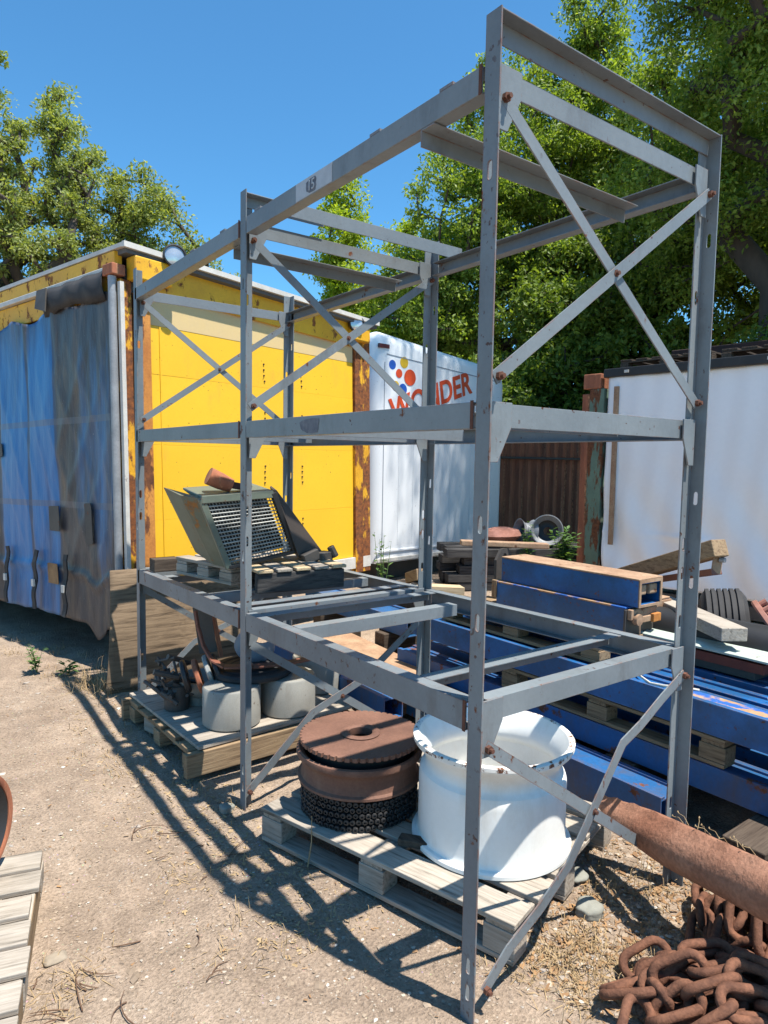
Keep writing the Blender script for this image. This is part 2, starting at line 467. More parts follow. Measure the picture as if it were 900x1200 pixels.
def thing(name, label, cat, loc=(0, 0, 0), rz=0.0, group=None, rot=None):
    o = bpy.data.objects.new(name, None)
    o.empty_display_size = 0.1
    COL.objects.link(o)
    o.location = loc
    o.rotation_euler = rot if rot is not None else (0, 0, rz)
    o['label'] = label
    o['category'] = cat
    if group:
        o['group'] = group
    return o

def tag(o, label=None, cat=None, group=None, kind=None):
    if label: o['label'] = label
    if cat: o['category'] = cat
    if group: o['group'] = group
    if kind: o['kind'] = kind
    return o

def slot(cx, cy, w, h, n=5):
    """stadium outline, long axis vertical"""
    r = w / 2
    e = h / 2 - r
    pts = [(cx + r * math.cos(a), cy + e + r * math.sin(a)) for a in np.linspace(0, math.pi, n)]
    pts += [(cx + r * math.cos(a), cy - e + r * math.sin(a)) for a in np.linspace(math.pi, 2 * math.pi, n)]
    return pts

def circ(cx, cy, r, n=24):
    return [(cx + r * math.cos(a), cy + r * math.sin(a)) for a in np.linspace(0, 2 * math.pi, n, endpoint=False)]

# ------------------------------------------------------------------ the storage rack
W, L1, L2, LEG = 1.103, 1.497, 3.058, 0.054
Z2, Z3, Z4 = 1.763, 2.637, 2.756
H1, H2, H3 = 0.084, 0.072, 0.070
T = 0.005
def z1(y): return 0.9286 - 0.0158 * y
rack = thing('storage_rack', 'tall blue grey steel rack of bolted angle frames standing over pallets on the dirt', 'rack')

def post(X, y, sgn, slots, side_slots, m):
    mb = MB()
    mb.plate([(0, -0.03), (LEG, -0.03), (LEG, Z4), (0, Z4)], [slot(LEG * 0.5, z, 0.016, 0.05) for z in slots], (X, y, 0), (0, 1, 0), (0, 0, 1), T * sgn)
    x0 = T + 0.0003
    mb.plate([(x0, -0.03), (LEG, -0.03), (LEG, Z4), (x0, Z4)], [slot(LEG * 0.55, z, 0.016, 0.05) for z in side_slots],
             (X, y + LEG - T, 0), (sgn, 0, 0), (0, 0, 1), -T if sgn > 0 else T)
    return finish('upright_post', mb, m, rack)

frames = (0.0, L1, L2)
for i, y in enumerate(frames):
    post(0, y, 1, [0.085, 0.165, 1.16, 1.43, 2.36], [0.30, 1.22, 1.36, 2.3], 'rack_paint_rusty' if i == 0 else 'rack_paint')
    post(W, y, -1, [0.085, 0.20, 1.17, 1.48, 2.40], [0.32, 1.20, 1.31, 2.2, 1.02], 'rack_paint')

def angle_bar(x0, x1, y, zt, leg, h, front, m='rack_paint', name='crossbeam'):
    """angle section along X: vertical leg at y (in front when `front`), flange at the top"""
    mb = MB()
    if front:
        mb.b2((x0, y, zt - h), (x1, y + T, zt))
        mb.b2((x0, y + T + 0.0003, zt - T), (x1, y + leg, zt - 0.0004))
    else:
        mb.b2((x0, y + leg - T, zt - h), (x1, y + leg, zt))
        mb.b2((x0, y, zt - T), (x1, y + leg - T - 0.0003, zt - 0.0004))
    return finish(name, mb, m, rack, bevel=0.0012)

def channel(X, sgn, y0, y1, zt0, zt1, h, m='rack_paint'):
    """channel along Y, web outside, flanges inwards"""
    fl = 0.05
    def seg(xa, xb, za, zb):
        lo, hi = min(xa, xb), max(xa, xb)
        return ([(lo, y0, zt0 + za), (hi, y0, zt0 + za), (hi, y1, zt1 + za), (lo, y1, zt1 + za)],
                [(lo, y0, zt0 + zb), (hi, y0, zt0 + zb), (hi, y1, zt1 + zb), (lo, y1, zt1 + zb)])
    mb = MB()
    mb.hexa(*seg(X, X + sgn * T, -h, 0))
    mb.hexa(*seg(X + sgn * (T + 0.0003), X + sgn * fl, -T, -0.0005))
    mb.hexa(*seg(X + sgn * (T + 0.0003), X + sgn * fl, -h + 0.0005, -h + T))
    return finish('long_beam', mb, m, rack, bevel=0.0012)

def clip(y, zt, h, X=0.0, sgn=1, up=0.0):
    """end connector plate wrapped round the end of a long beam"""
    mb = MB()
    mb.b2((X - sgn * 0.003, y - 0.007, zt - h - 0.002), (X - sgn * 0.0005, y + 0.004, zt + 0.004 + up))
    return finish('beam_clip', mb, 'bolt_rust', rack)

bays = ((LEG + 0.010, L1 - 0.005), (L1 + LEG + 0.008, L2 + 0.03))
for bi, (ya, yb) in enumerate(bays):
    for X, s in ((0.0, 1), (W, -1)):
        mm = 'rack_paint_rusty' if X == 0 else 'rack_paint'
        channel(X, s, ya, yb, z1(ya), z1(yb), H1, mm)
        channel(X, s, ya, yb, Z2, Z2, H2, 'rack_paint')
        channel(X, s, ya, yb, Z3, Z3, H3, 'rack_paint')
    for z, h in ((z1(ya), H1), (Z2, H2), (Z3, H3)):
        clip(ya + 0.006, z, h)
# short top tabs left on the long top beam
for y in (0.18, 0.52, 1.36, 1.72, 2.1):
    finish('beam_tab', MB().b2((0.0, y, Z3 + 0.0005), (0.05, y + 0.055, Z3 + 0.009)), 'rack_paint_rusty', rack)

def gusset(y, zt, left):
    mb = MB()
    hh = 0.165
    w0 = 0.062
    if left:
        pts = [(0.052, 0), (0.052 + w0, 0), (0.052 + w0, -0.062), (0.060, -hh), (0.030, -hh), (0.030, -0.07), (0.052, -0.05)]
        pts = [(0.030, 0), (0.052 + w0, 0), (0.052 + w0, -0.066), (0.062, -hh), (0.030, -hh)]
    else:
        pts = [(W - 0.030, 0), (W - 0.030, -hh), (W - 0.062, -hh), (W - 0.105, -0.066), (W - 0.105, 0)]
        pts = pts[::-1]
    mb.plate(pts, [], (0, y - 0.0005, zt + 0.002), (1, 0, 0), (0, 0, 1), 0.006)
    return finish('gusset_plate', mb, 'rack_paint', rack, bevel=0.001)

def bolt(p, parent, r=0.0125, L=0.012):
    mb = MB()
    n = 6
    c = Vector(p)
    vs = []
    for yy in (0, -L):
        for k in range(n):
            a = k * math.pi / 3 + 0.3
            vs.append(c + Vector((r * math.cos(a), yy, r * math.sin(a))))
    mb.add(vs, [tuple(range(n)), tuple(range(2 * n - 1, n - 1, -1))] + [(k, (k + 1) % n, n + (k + 1) % n, n + k) for k in range(n)])
    mb.tube([c + Vector((0, -L, 0)), c + Vector((0, -L - 0.010, 0))], r * 0.55, 8)
    return finish('bolt', mb, 'bolt_rust', parent)

def brace(pts, y, m='rack_paint', bolts=(), w=0.038):
    mb = MB()
    P = [Vector((x, y, z)) for x, z in pts]
    # one ribbon with mitred joints
    nrm = []
    for i in range(len(P)):
        t = (P[min(i + 1, len(P) - 1)] - P[max(i - 1, 0)]).normalized()
        nrm.append(Vector((-t.z, 0, t.x)) * w / 2)
    vs = []
    for p, n in zip(P, nrm):
        for dy in (0, -0.005):
            vs += [p - n + Vector((0, dy, 0)), p + n + Vector((0, dy, 0))]
    fs = [(0, 1, 3, 2)]
    for i in range(len(P) - 1):
        a, b = i * 4, i * 4 + 4
        fs += [(a, b, b + 1, a + 1), (a + 2, a + 3, b + 3, b + 2), (a, a + 2, b + 2, b), (a + 1, b + 1, b + 3, a + 3)]
    k = len(P) * 4 - 4
    fs.append((k, k + 2, k + 3, k + 1))
    mb.add(vs, fs)
    o = finish('cross_brace', mb, m, rack)
    for x, z in bolts:
        bolt((x, y - 0.005, z), o)
    return o

for i, y in enumerate(frames):
    yf = y + 0.041
    for zt, h in ((z1(y), 0.066), (Z2, 0.066), (Z3, 0.060)):
        angle_bar(0.062, W - 0.062, yf, zt - 0.001, 0.052, h, True)
        for left in (True, False):
            gusset(yf - 0.0065, zt, left)
    # top rail at the post heads
    if i == 0:
        angle_bar(0.007, W - 0.007, y + 0.001, Z4 - 0.002, 0.047, 0.058, False, name='top_rail')
    if i == 1:
        angle_bar(0.007, 0.42, y + 0.001, Z4 - 0.012, 0.047, 0.05, False, name='top_rail')
    yb = yf - 0.0085
    brace([(0.045, 2.56), (W - 0.028, 1.82)], yb, bolts=((W - 0.03, 1.825), (0.05, 2.555), (0.55, 2.19)))
    brace([(W - 0.028, 2.555), (0.03, 1.825)], yb - 0.0105, bolts=((W - 0.035, 2.55), (0.045, 1.832)))
    if i == 0:
        brace([(0.045, 0.80), (0.553, 0.452), (W - 0.022, 0.085)], yb, 'rack_paint_rusty', bolts=((0.055, 0.79), (0.553, 0.458), (W - 0.03, 0.09)))
        brace([(0.06, 0.065), (0.16, 0.150), (0.30, 0.225), (0.43, 0.315), (0.553, 0.47), (0.70, 0.655), (0.80, 0.695), (0.93, 0.765), (W - 0.035, 0.83)],
              yb - 0.0105, 'rack_paint_rusty', bolts=((0.066, 0.07), (W - 0.04, 0.826)))
    else:
        brace([(0.045, 0.745), (W - 0.03, 0.045)], yb, bolts=((0.54, 0.41),))
        brace([(0.02, 0.05), (0.37, 0.36), (0.66, 0.47), (W - 0.04, 0.75)], yb - 0.0105, 'rack_paint_rusty', bolts=((0.03, 0.055),))

# intermediate crossbeams
ang = lambda y, zt, fr, x0=0.056, x1=W - 0.056, h=0.05: angle_bar(x0, x1, y, zt, 0.06, h, fr)
ang(0.275, z1(0.3) - 0.002, False)
ang(1.105, z1(1.1) - 0.002, True, 0.056, 0.93, 0.055)
ang(1.40, z1(1.4) - 0.002, False)
ang(1.66, z1(1.66) - 0.002, False)
ang(2.02, z1(2.0) - 0.006, True)
ang(2.70, z1(2.7) - 0.002, False)
ang(0.275, Z2 - 0.004, False)
ang(1.11, Z2 - 0.006, True, 0.056, 0.95, 0.06)
ang(2.70, Z2 - 0.004, True)
ang(0.255, Z3 - H3 - 0.001, False, 0.0, W - 0.10)
ang(1.385, Z3 + 0.066, True, 0.12, W + 0.06, 0.06)
ang(1.655, Z3 - H3 - 0.001, False, 0.04, W - 0.12)

# paint marks on the long beams: a pale painted patch with the stencilled number 15
finish('paint_patch', MB().b2((-0.0014, 0.80, Z3 - H3 + 0.003), (-0.0002, 1.055, Z3 - 0.002)), 'pale_primer', rack)
def smudge(y0, y1, za, zb, xo):
    n = 26
    out = []
    for k in range(n):
        a = 2 * math.pi * k / n
        rr = 0.82 + 0.18 * math.sin(3 * a + 1) * random.random()
        ca, sa = math.cos(a), math.sin(a)
        q = 0.62
        out.append(((y0 + y1) / 2 + (y1 - y0) / 2 * rr * math.copysign(abs(ca) ** q, ca), (za + zb) / 2 + (zb - za) / 2 * rr * math.copysign(abs(sa) ** q, sa)))
    mb = MB().plate(out, [], (xo, 0, 0), (0, 1, 0), (0, 0, 1), -0.0006)
    return finish('paint_smudge', mb, 'paint_smudge', rack)

def text_mesh(body, size, m, parent, name, matrix, extrude=0.0008, xs=1.0, bold=0.0):
    cu = bpy.data.curves.new(name, 'FONT')
    cu.body = body
    cu.size = size
    cu.extrude = extrude
    cu.align_x = 'CENTER'
    cu.align_y = 'CENTER'
    cu.offset = bold
    o = bpy.data.objects.new(name, cu)
    COL.objects.link(o)
    bpy.context.view_layer.update()
    dg = bpy.context.evaluated_depsgraph_get()
    me = bpy.data.meshes.new_from_object(o.evaluated_get(dg))
    bpy.data.objects.remove(o)
    me.transform(Matrix.Diagonal((xs, 1, 1, 1)))
    me.transform(matrix)
    me.materials.clear()
    me.materials.append(MATS[m])
    ob = bpy.data.objects.new(name, me)
    COL.objects.link(ob)
    ob.parent = parent
    return ob
def basis(o, u, v):
    u, v = Vector(u).normalized(), Vector(v).normalized()
    w = u.cross(v)
    return Matrix(((u.x, v.x, w.x, o[0]), (u.y, v.y, w.y, o[1]), (u.z, v.z, w.z, o[2]), (0, 0, 0, 1)))
smudge(0.895, 0.985, Z3 - 0.066, Z3 - 0.006, -0.0016)
text_mesh('15', 0.052, 'pale_primer', rack, 'stencil_number', basis((-0.0032, 0.94, Z3 - 0.037), (0, -1, 0), (0, 0, 1)))
smudge(0.855, 1.02, Z2 - 0.07, Z2 - 0.004, -0.0012)

# ------------------------------------------------------------------ curtain-sided trailer
TA = R(15.5)
tr = thing('curtain_trailer', 'yellow trailer body with grimy blue side curtain and rusty corner posts behind the rack', 'trailer', (0.137, 3.75, 0), TA)
tr.scale = (1.045, 1, 0.977)
tr.rotation_euler = (R(-1.4), 0, TA)
TWd, TLn = 2.68, 7.2
finish('body', MB().b2((0.06, 0.05, 0.55), (TWd - 0.02, TLn, 3.03)), 'roof_sheet', tr)
# end wall: sheet panels with seams
for (za, zb) in ((0.62, 1.1465), (1.1475, 1.7315), (1.7325, 2.2715), (2.2725, 2.6405)):
    sk = random.uniform(-0.002, 0.002)
    finish('end_panel', MB().hexa([(0.22, 0.012 + sk, za), (2.44, 0.012 - sk, za), (2.44, 0.045, za), (0.22, 0.045, za)],
                                  [(0.22, 0.012 - sk, zb), (2.44, 0.012 + sk, zb), (2.44, 0.045, zb), (0.22, 0.045, zb)]), 'yellow_paint', tr)
finish('seam_strip', MB().b2((0.30, 0.006, 0.62), (0.312, 0.0095, 2.64)), 'yellow_paint', tr)
finish('end_panel', MB().b2((0.22, 0.010, 2.642), (2.44, 0.045, 2.90)), 'tan_paint', tr, label='tan upper strip of the end wall')
finish('end_sill', MB().b2((0.0, -0.015, 0.50), (TWd, 0.05, 0.615)), 'white_trim', tr)
finish('header', MB().hexa([(0.2, -0.02, 2.88), (2.55, -0.02, 2.80), (2.55, 0.048, 2.80), (0.2, 0.048, 2.88)],
                           [(0.2, -0.02, 3.10), (2.55, -0.02, 3.03), (2.55, 0.048, 3.03), (0.2, 0.048, 3.10)]), 'yellow_worn', tr)
finish('corner_post', MB().b2((-0.01, -0.012, 0.5), (0.075, 0.10, 2.93)), 'yellow_rust', tr, bevel=0.006)
finish('corner_post', MB().b2((0.105, -0.02, 0.5), (0.215, 0.05, 2.86)), 'orange_rust', tr, bevel=0.005)
finish('corner_post', MB().b2((2.445, -0.02, 0.45), (2.56, 0.06, 2.90)), 'yellow_rust', tr, bevel=0.005)
finish('corner_post', MB().b2((2.565, -0.012, 0.45), (2.68, 0.10, 2.90)), 'yellow_rust', tr, bevel=0.005)
finish('corner_cap', MB().box((-0.03, 0.03, 2.985), (0.10, 0.13, 0.08)), 'rust_brown', tr, bevel=0.006)
cb = finish('corner_box', MB().box((0.20, -0.05, 3.01), (0.30, 0.12, 0.17)), 'yellow_worn', tr, bevel=0.012)
finish('corner_box', MB().box((2.48, -0.04, 2.93), (0.24, 0.10, 0.15)), 'yellow_worn', tr, bevel=0.012)
# roof rim, white above yellow, sides and end
finish('roof_rim', MB().b2((-0.035, -0.09, 3.135), (-0.005, TLn, 3.165)), 'white_trim', tr)
finish('roof_rim', MB().hexa([(-0.035, -0.12, 3.13), (TWd + 0.03, -0.12, 3.05), (TWd + 0.03, -0.09, 3.05), (-0.035, -0.09, 3.13)],
                             [(-0.035, -0.12, 3.17), (TWd + 0.03, -0.12, 3.09), (TWd + 0.03, -0.09, 3.09), (-0.035, -0.09, 3.17)]), 'white_trim', tr)
finish('roof_sheet', MB().hexa([(-0.004, -0.0895, 3.10), (TWd + 0.02, -0.0895, 3.02), (TWd + 0.02, TLn, 3.02), (-0.004, TLn, 3.10)],
                               [(-0.004, -0.0895, 3.15), (TWd + 0.02, -0.0895, 3.07), (TWd + 0.02, TLn, 3.07), (-0.004, TLn, 3.15)]), 'roof_sheet', tr)
finish('side_rail', MB().b2((-0.030, 0.02, 3.03), (0.03, TLn, 3.13)), 'yellow_worn', tr, bevel=0.006)
finish('side_rail', MB().b2((-0.045, 0.06, 2.985), (0.03, TLn, 3.027)), 'white_trim', tr, bevel=0.006)
finish('side_rail', MB().b2((-0.01, 0.06, 2.80), (0.03, TLn, 2.98)), 'yellow_worn', tr, bevel=0.006)
# curtain edge pole
pm = MB()
pm.tube([(-0.055, 0.02, 0.42), (-0.05, 0.02, 2.94)], 0.028, 12)
finish('curtain_pole', pm, 'galvanised', tr, smooth=50)
finish('curtain_pole', MB().b2((-0.03, -0.045, 0.42), (0.0, -0.012, 2.90)), 'white_trim', tr)

def curtain():
    ny, nz = 260, 90
    ys = np.linspace(0.06, TLn - 0.1, ny)
    mb = MB()
    vs = []
    for j in range(nz + 1):
        t = j / nz
        for i, y in enumerate(ys):
            top = 2.83 + 0.03 * math.sin(y * 9) * (0.5 + 0.5 * math.sin(y * 2.3)) - 0.05 * (1.0 < y < 2.2) * abs(math.sin((y - 1.0) * 5.2))
            bot = 0.335 + 0.008 * math.sin(y * 6.1) + 0.005 * math.sin(y * 15.0 + 1)
            tear = math.exp(-((y - 0.32) / 0.12) ** 2)
            bot -= 0.12 * tear * (1 if y > 0.2 else 0.55)
            z = bot + (top - bot) * t
            sag = math.sin(math.pi * t)
            x = -0.045
            x -= 0.003 * math.sin(y * 13.5) * (0.35 + 0.65 * t) * (0.6 + 0.4 * math.sin(y * 3.1))
            x -= 0.013 * math.sin((y * 3.2 + t * 6.0)) * sag + 0.007 * math.sin(y * 7.7 - t * 9.0) * sag
            dg = math.sin((y + z * 0.62) * 17.0)
            x -= 0.012 * max(0, dg) ** 3 * math.exp(-((y - 0.55) / 0.45) ** 2) * sag
            x -= 0.006 * max(0, math.sin((y * 1.0 - z * 0.45) * 23 + math.sin(y * 5) * 1.5)) ** 4 * sag
            for yk in (0.89, 1.36, 1.92, 2.9, 3.4):
                x += 0.008 * math.exp(-((y - yk) / 0.02) ** 2)
                # gathers that fan out from the hooks
                for sg in (-1, 1):
                    q = y - yk - sg * 0.30 * (1 - t)
                    x -= 0.016 * math.exp(-(q / 0.035) ** 2) * max(0, t - 0.55) * 2
            low = max(0.0, 0.16 - t) / 0.16
            x -= 0.012 * low * (0.8 + 0.2 * math.sin(y * 5.2)) + 0.005 * math.sin(y * 21 + 2) * low
            x -= 0.02 * math.exp(-((t - 0.155) / 0.012) ** 2)
            x -= 0.002 * math.sin(y * 47 + t * 13)
            vs.append((x, y, z))
    fs = [(j * ny + i, j * ny + i + 1, (j + 1) * ny + i + 1, (j + 1) * ny + i) for j in range(nz) for i in range(ny - 1)]
    mb.add(vs, fs)
    o = finish('side_curtain', mb, 'curtain_vinyl', tr, smooth=180)
    sd = o.modifiers.new('Solidify', 'SOLIDIFY')
    sd.thickness = 0.003
    return o
curtain()
# torn dark valance along the top
def valance():
    mb = MB()
    ys = np.linspace(0.1, 6.5, 200)
    vs, fs = [], []
    k = 0
    for (ya, yb) in ((0.10, 0.98), (2.12, 6.5)):
        yy = np.linspace(ya, yb, int((yb - ya) * 40))
        n = len(yy)
        o = len(vs)
        for j in range(5):
            t = j / 4
            for y in yy:
                h = 0.20 + 0.02 * math.sin(y * 8)
                vs.append((-0.062 - 0.03 * math.sin(math.pi * t) - 0.01 * math.sin(y * 23 + t * 3), y, 2.995 - h * t))
        for j in range(4):
            for i in range(n - 1):
                fs.append((o + j * n + i, o + j * n + i + 1, o + (j + 1) * n + i + 1, o + (j + 1) * n + i))
    mb.add(vs, fs)
    o = finish('valance', mb, 'black_rubber', tr, smooth=180)
    o.modifiers.new('Solidify', 'SOLIDIFY').thickness = 0.004
valance()
for y in (0.95,):
    mb = MB()
    mb.add([(-0.10, y - 0.07, 2.99), (-0.105, y + 0.07, 2.99), (-0.13, y + 0.06, 2.84), (-0.12, y - 0.08, 2.80), (-0.09, y - 0.07, 2.99), (-0.095, y + 0.07, 2.99), (-0.12, y + 0.06, 2.84), (-0.11, y - 0.08, 2.80)],
           [(0, 1, 2, 3), (4, 7, 6, 5), (0, 4, 5, 1), (1, 5, 6, 2), (2, 6, 7, 3), (3, 7, 4, 0)])
    finish('valance_flap', mb, 'dark_steel', tr)
for y in (0.72, 1.22, 1.74, 2.15, 2.7, 3.3, 3.9):
    mb = MB()
    pts = [(-0.088 - 0.008 * math.sin(k * 1.3 + y * 9) - 0.003 * k, y + 0.006 * math.sin(k * 0.9 + y * 5), 0.86 - k * 0.05) for k in range(11)]
    for k in range(10):
        mb.bar(pts[k], pts[k + 1], 0.055, 0.010, (0, 1, 0.05))
    st = finish('strap', mb, 'black_rubber', tr)
    finish('buckle', MB().box((-0.118, y, 0.585), (0.014, 0.04, 0.06)), 'white_trim', st)
for (y, z, w, h, m) in ((0.93, 1.14, 0.17, 0.21, 'dark_steel'), (0.98, 0.68, 0.17, 0.17, 'chip_bark'), (0.40, 1.12, 0.10, 0.32, 'dark_steel'), (1.95, 1.72, 0.24, 0.12, 'dark_steel'), (2.12, 1.80, 0.06, 0.22, 'dark_steel')):
    n = 12
    out = [(w / 2 * math.copysign(abs(math.cos(a)) ** 0.15, math.cos(a)) + random.uniform(-.006, .006), h / 2 * math.copysign(abs(math.sin(a)) ** 0.15, math.sin(a)) + random.uniform(-.006, .006)) for a in np.linspace(0.2, 2 * math.pi + 0.2, n, endpoint=False)]
    mb = MB().plate(out, [], (-0.066, y, z), (0, -1, 0.06), (0, 0.06, 1), 0.004)
    finish('curtain_patch', mb, m, tr)
for (s_, z_, pr) in ((0.345, 3.15, -0.13), (2.40, 3.02, -0.07)):
    rx = Matrix.Rotation(R(90), 3, 'X')
    rz_ = Matrix.Rotation(R(-18), 3, 'Z')
    mb = MB().lathe([(0.0, -0.05), (0.05, -0.05), (0.078, -0.01), (0.085, 0.02), (0.085, 0.034), (0.075, 0.036), (0.072, 0.024)], 32, (s_, pr, z_), rz_ @ rx)
    lp = finish('work_lamp', mb, 'black_paint', tr, smooth=40)
    finish('lens', MB().lathe([(0.0, 0.034), (0.04, 0.032), (0.072, 0.024)], 32, (s_, pr, z_), rz_ @ rx), 'lamp_glass', lp, smooth=60)
# bolt rows of the end wall
for s_ in (1.30, 1.74):
    for zc in (0.92, 1.42, 1.9, 2.33):
        for q in range(4):
            mb = MB().lathe([(0.0, 0.0), (0.0065, 0.001), (0.008, 0.006), (0.008, 0.010)], 10, (s_ + random.uniform(-.005, .005), 0.003, zc + q * 0.05), Matrix.Rotation(R(-90), 3, 'X'))
            finish('rivet', mb, 'rust_dark', tr)
finish('chassis', MB().b2((0.5, 0.25, 0.32), (2.2, TLn, 0.548)), 'dark_steel', tr)
for y in (4.2, 5.5):
    for s_ in (0.32, 2.3):
        ry = Matrix.Rotation(R(90), 3, 'Y')
        wh = finish('wheel', MB().lathe([(0.15, -0.12), (0.44, -0.12), (0.48, -0.08), (0.48, 0.08), (0.44, 0.12), (0.15, 0.12)], 32, (s_, y, 0.48), ry, True), 'black_rubber', tr, smooth=40)

# ------------------------------------------------------------------ white bread truck body
tk = thing('delivery_truck', 'white box truck body with red lettering and coloured dots standing behind the yellow trailer', 'truck', (3.75, 5.75, 0), R(6))
def truck_body():
    prof = []
    w, h, r = 2.72, 3.10, 0.20
    pts = [(0.0, 0.26)]
    for a in np.linspace(math.pi, math.pi / 2, 8):
        pts.append((r + r * math.cos(a), h - r + r * math.sin(a)))
    for a in np.linspace(math.pi / 2, 0, 8):
        pts.append((w - r + r * math.cos(a), h - r - 0.05 + r * math.sin(a)))
    pts.append((w, 0.26))
    # rounded nose: rings inset towards the front face
    mb = MB()
    rings = []
    cx, cz = w / 2, 1.7
    for ins, y in ((0.16, 0.0), (0.085, 0.022), (0.03, 0.075), (0.0, 0.16), (0.0, 4.5)):
        ring = []
        for x, z in pts:
            dx = ins if x < 0.3 else (-ins if x > w - 0.3 else 0)
            dz = -ins if z > 2.6 else 0
            ring.append((x + dx, y, z + dz))
        rings.append([(x, y_, z + (0.17 - 0.075 * x if z > 1 else 0)) for x, y_, z in ring])
    n = len(pts)
    vs = [p for rg in rings for p in rg]
    fs = [tuple(range(n))]
    for i in range(len(rings) - 1):
        for k in range(n):
            l = (k + 1) % n
            fs.append((i * n + k, (i + 1) * n + k, (i + 1) * n + l, i * n + l))
    fs.append(tuple((len(rings) - 1) * n + k for k in range(n - 1, -1, -1)))
    mb.add(vs, fs)
    return finish('box_body', mb, 'truck_white', tk, smooth=35)
truck_body()
finish('rub_rail', MB().b2((0.05, -0.022, 0.27), (2.68, -0.0005, 0.33)), 'white_trim', tk, bevel=0.01)
finish('rub_rail', MB().b2((0.05, -0.016, 0.40), (2.68, -0.0005, 0.43)), 'truck_white', tk, bevel=0.005)
finish('seam_strip', MB().hexa([(0.2, -0.004, 2.955), (2.55, -0.004, 2.80), (2.55, -0.0005, 2.80), (0.2, -0.0005, 2.955)], [(0.2, -0.004, 2.967), (2.55, -0.004, 2.812), (2.55, -0.0005, 2.812), (0.2, -0.0005, 2.967)]), 'blue_grey_sheet', tk)
finish('seam_strip', MB().b2((0.165, -0.004, 0.45), (0.175, -0.0005, 2.858)), 'blue_grey_sheet', tk)
finish('undercarriage', MB().b2((0.3, 0.25, 0.0), (2.4, 4.3, 0.258)), 'dark_steel', tk)
for s_ in (0.45, 0.72, 1.1, 1.45, 1.9, 2.3):
    mb = MB()
    for k in range(60):
        mb.box((s_, -0.002, 0.5 + k * 0.028), (0.009, 0.005, 0.009))
    finish('rivet', mb, 'truck_white', tk)
mk = finish('marker_lamp', MB().b2((0.06, -0.015, 3.03), (0.24, 0.02, 3.08)), 'marker_red', tk, bevel=0.006)
dots = ((0.305, 2.835, 0.068, 'sign_blue'), (0.515, 2.885, 0.082, 'sign_yellow'), (0.425, 2.735, 0.064, 'sign_red'),
        (0.625, 2.70, 0.118, 'sign_red'), (0.365, 2.575, 0.066, 'sign_yellow'), (0.495, 2.535, 0.082, 'sign_blue'))
for k, (x, z, r, m) in enumerate(dots):
    finish('emblem_dot', MB().plate(circ(x, z, r * 0.9, 40), [], (0, -0.0008 - 0.0012 * k, 0), (1, 0, 0), (0, 0, 1), -0.0006 if False else 0.0006), m, tk)
mxt = basis((1.07, -0.006, 2.475), (math.cos(R(18)), 0, math.sin(R(18))), (-math.sin(R(10)), 0, math.cos(R(10))))
tx = text_mesh('WONDER', 0.43, 'sign_red', tk, 'lettering', mxt, 0.002, 0.86, 0.010)

# ------------------------------------------------------------------ container with pale tarp side, rusty container
cn = thing('cargo_container', 'long container with pale blue white tarp side and dark top rail beside the beam stack', 'container', (5.28, 3.41, 0), R(5))
finish('body', MB().b2((0.22, -6.5, 0.25), (2.4, 0.0, 2.60)), 'roof_sheet', cn)
def tarp():
    ny, nz = 220, 80
    vs = []
    for j in range(nz + 1):
        t = j / nz
        for i in range(ny + 1):
            y = -6.4 + 6.38 * i / ny
            z = 0.30 + 2.27 * t
            x = 0.02 - 0.015 * math.sin(y * 3.1 + t * 2)
            low = max(0, 0.62 - t)
            x -= 0.085 * low * math.sin(y * 11 + 3.5 * t + math.sin(y * 2.7) * 2.0) * (0.6 + 0.4 * math.sin(y * 4.3))
            x -= 0.05 * low * math.sin((y * 1.3 - z * 0.8) * 9)
            x -= 0.006 * math.sin(y * 23 + 5 * t)
            x -= 0.022 * math.exp(-((t - 0.24) / 0.012) ** 2) * (0.5 + 0.5 * math.sin(y * 5))
            vs.append((x, y, z))
    n = ny + 1
    fs = [(j * n + i, j * n + i + 1, (j + 1) * n + i + 1, (j + 1) * n + i) for j in range(nz) for i in range(ny)]
    o = finish('side_tarp', MB().add(vs, fs), 'tarp_white', cn, smooth=180)
    o.modifiers.new('Solidify', 'SOLIDIFY').thickness = 0.004
tarp()
tr_ = finish('top_rail', MB().b2((-0.03, -6.45, 2.565), (0.06, 0.03, 2.66)), 'black_paint', cn, bevel=0.008)
for k in range(9):
    finish('rail_bolt', MB().box((-0.034, -0.25 - k * 0.72, 2.615), (0.012, 0.05, 0.03)), 'white_trim', tr_)
finish('corner_post', MB().b2((-0.02, 0.02, 0.0), (0.14, 0.20, 2.45)), 'green_rust', cn, bevel=0.008)
finish('corner_post', MB().b2((-0.01, 0.202, 0.0), (0.14, 0.30, 2.40)), 'rust_brown', cn, bevel=0.008)
finish('corner_casting', MB().b2((-0.03, 0.06, 2.452), (0.16, 0.28, 2.62)), 'rust_brown', cn, bevel=0.01)
finish('tarp_batten', MB().b2((-0.035, -0.16, 0.7), (-0.004, -0.11, 2.46)), 'tan_rust', cn)
finish('bottom_rail', MB().b2((-0.01, -6.45, 0.12), (0.10, 0.02, 0.248)), 'dark_steel', cn)
def tf(ob, x, y, z, a):
    ob.location = (x, y, z)
    ob.rotation_euler = (0, 0, a)
    return ob
ca = R(5)
def cpt(x, y): return (5.28 + x * math.cos(ca) - y * math.sin(ca), 3.41 + x * math.sin(ca) + y * math.cos(ca))

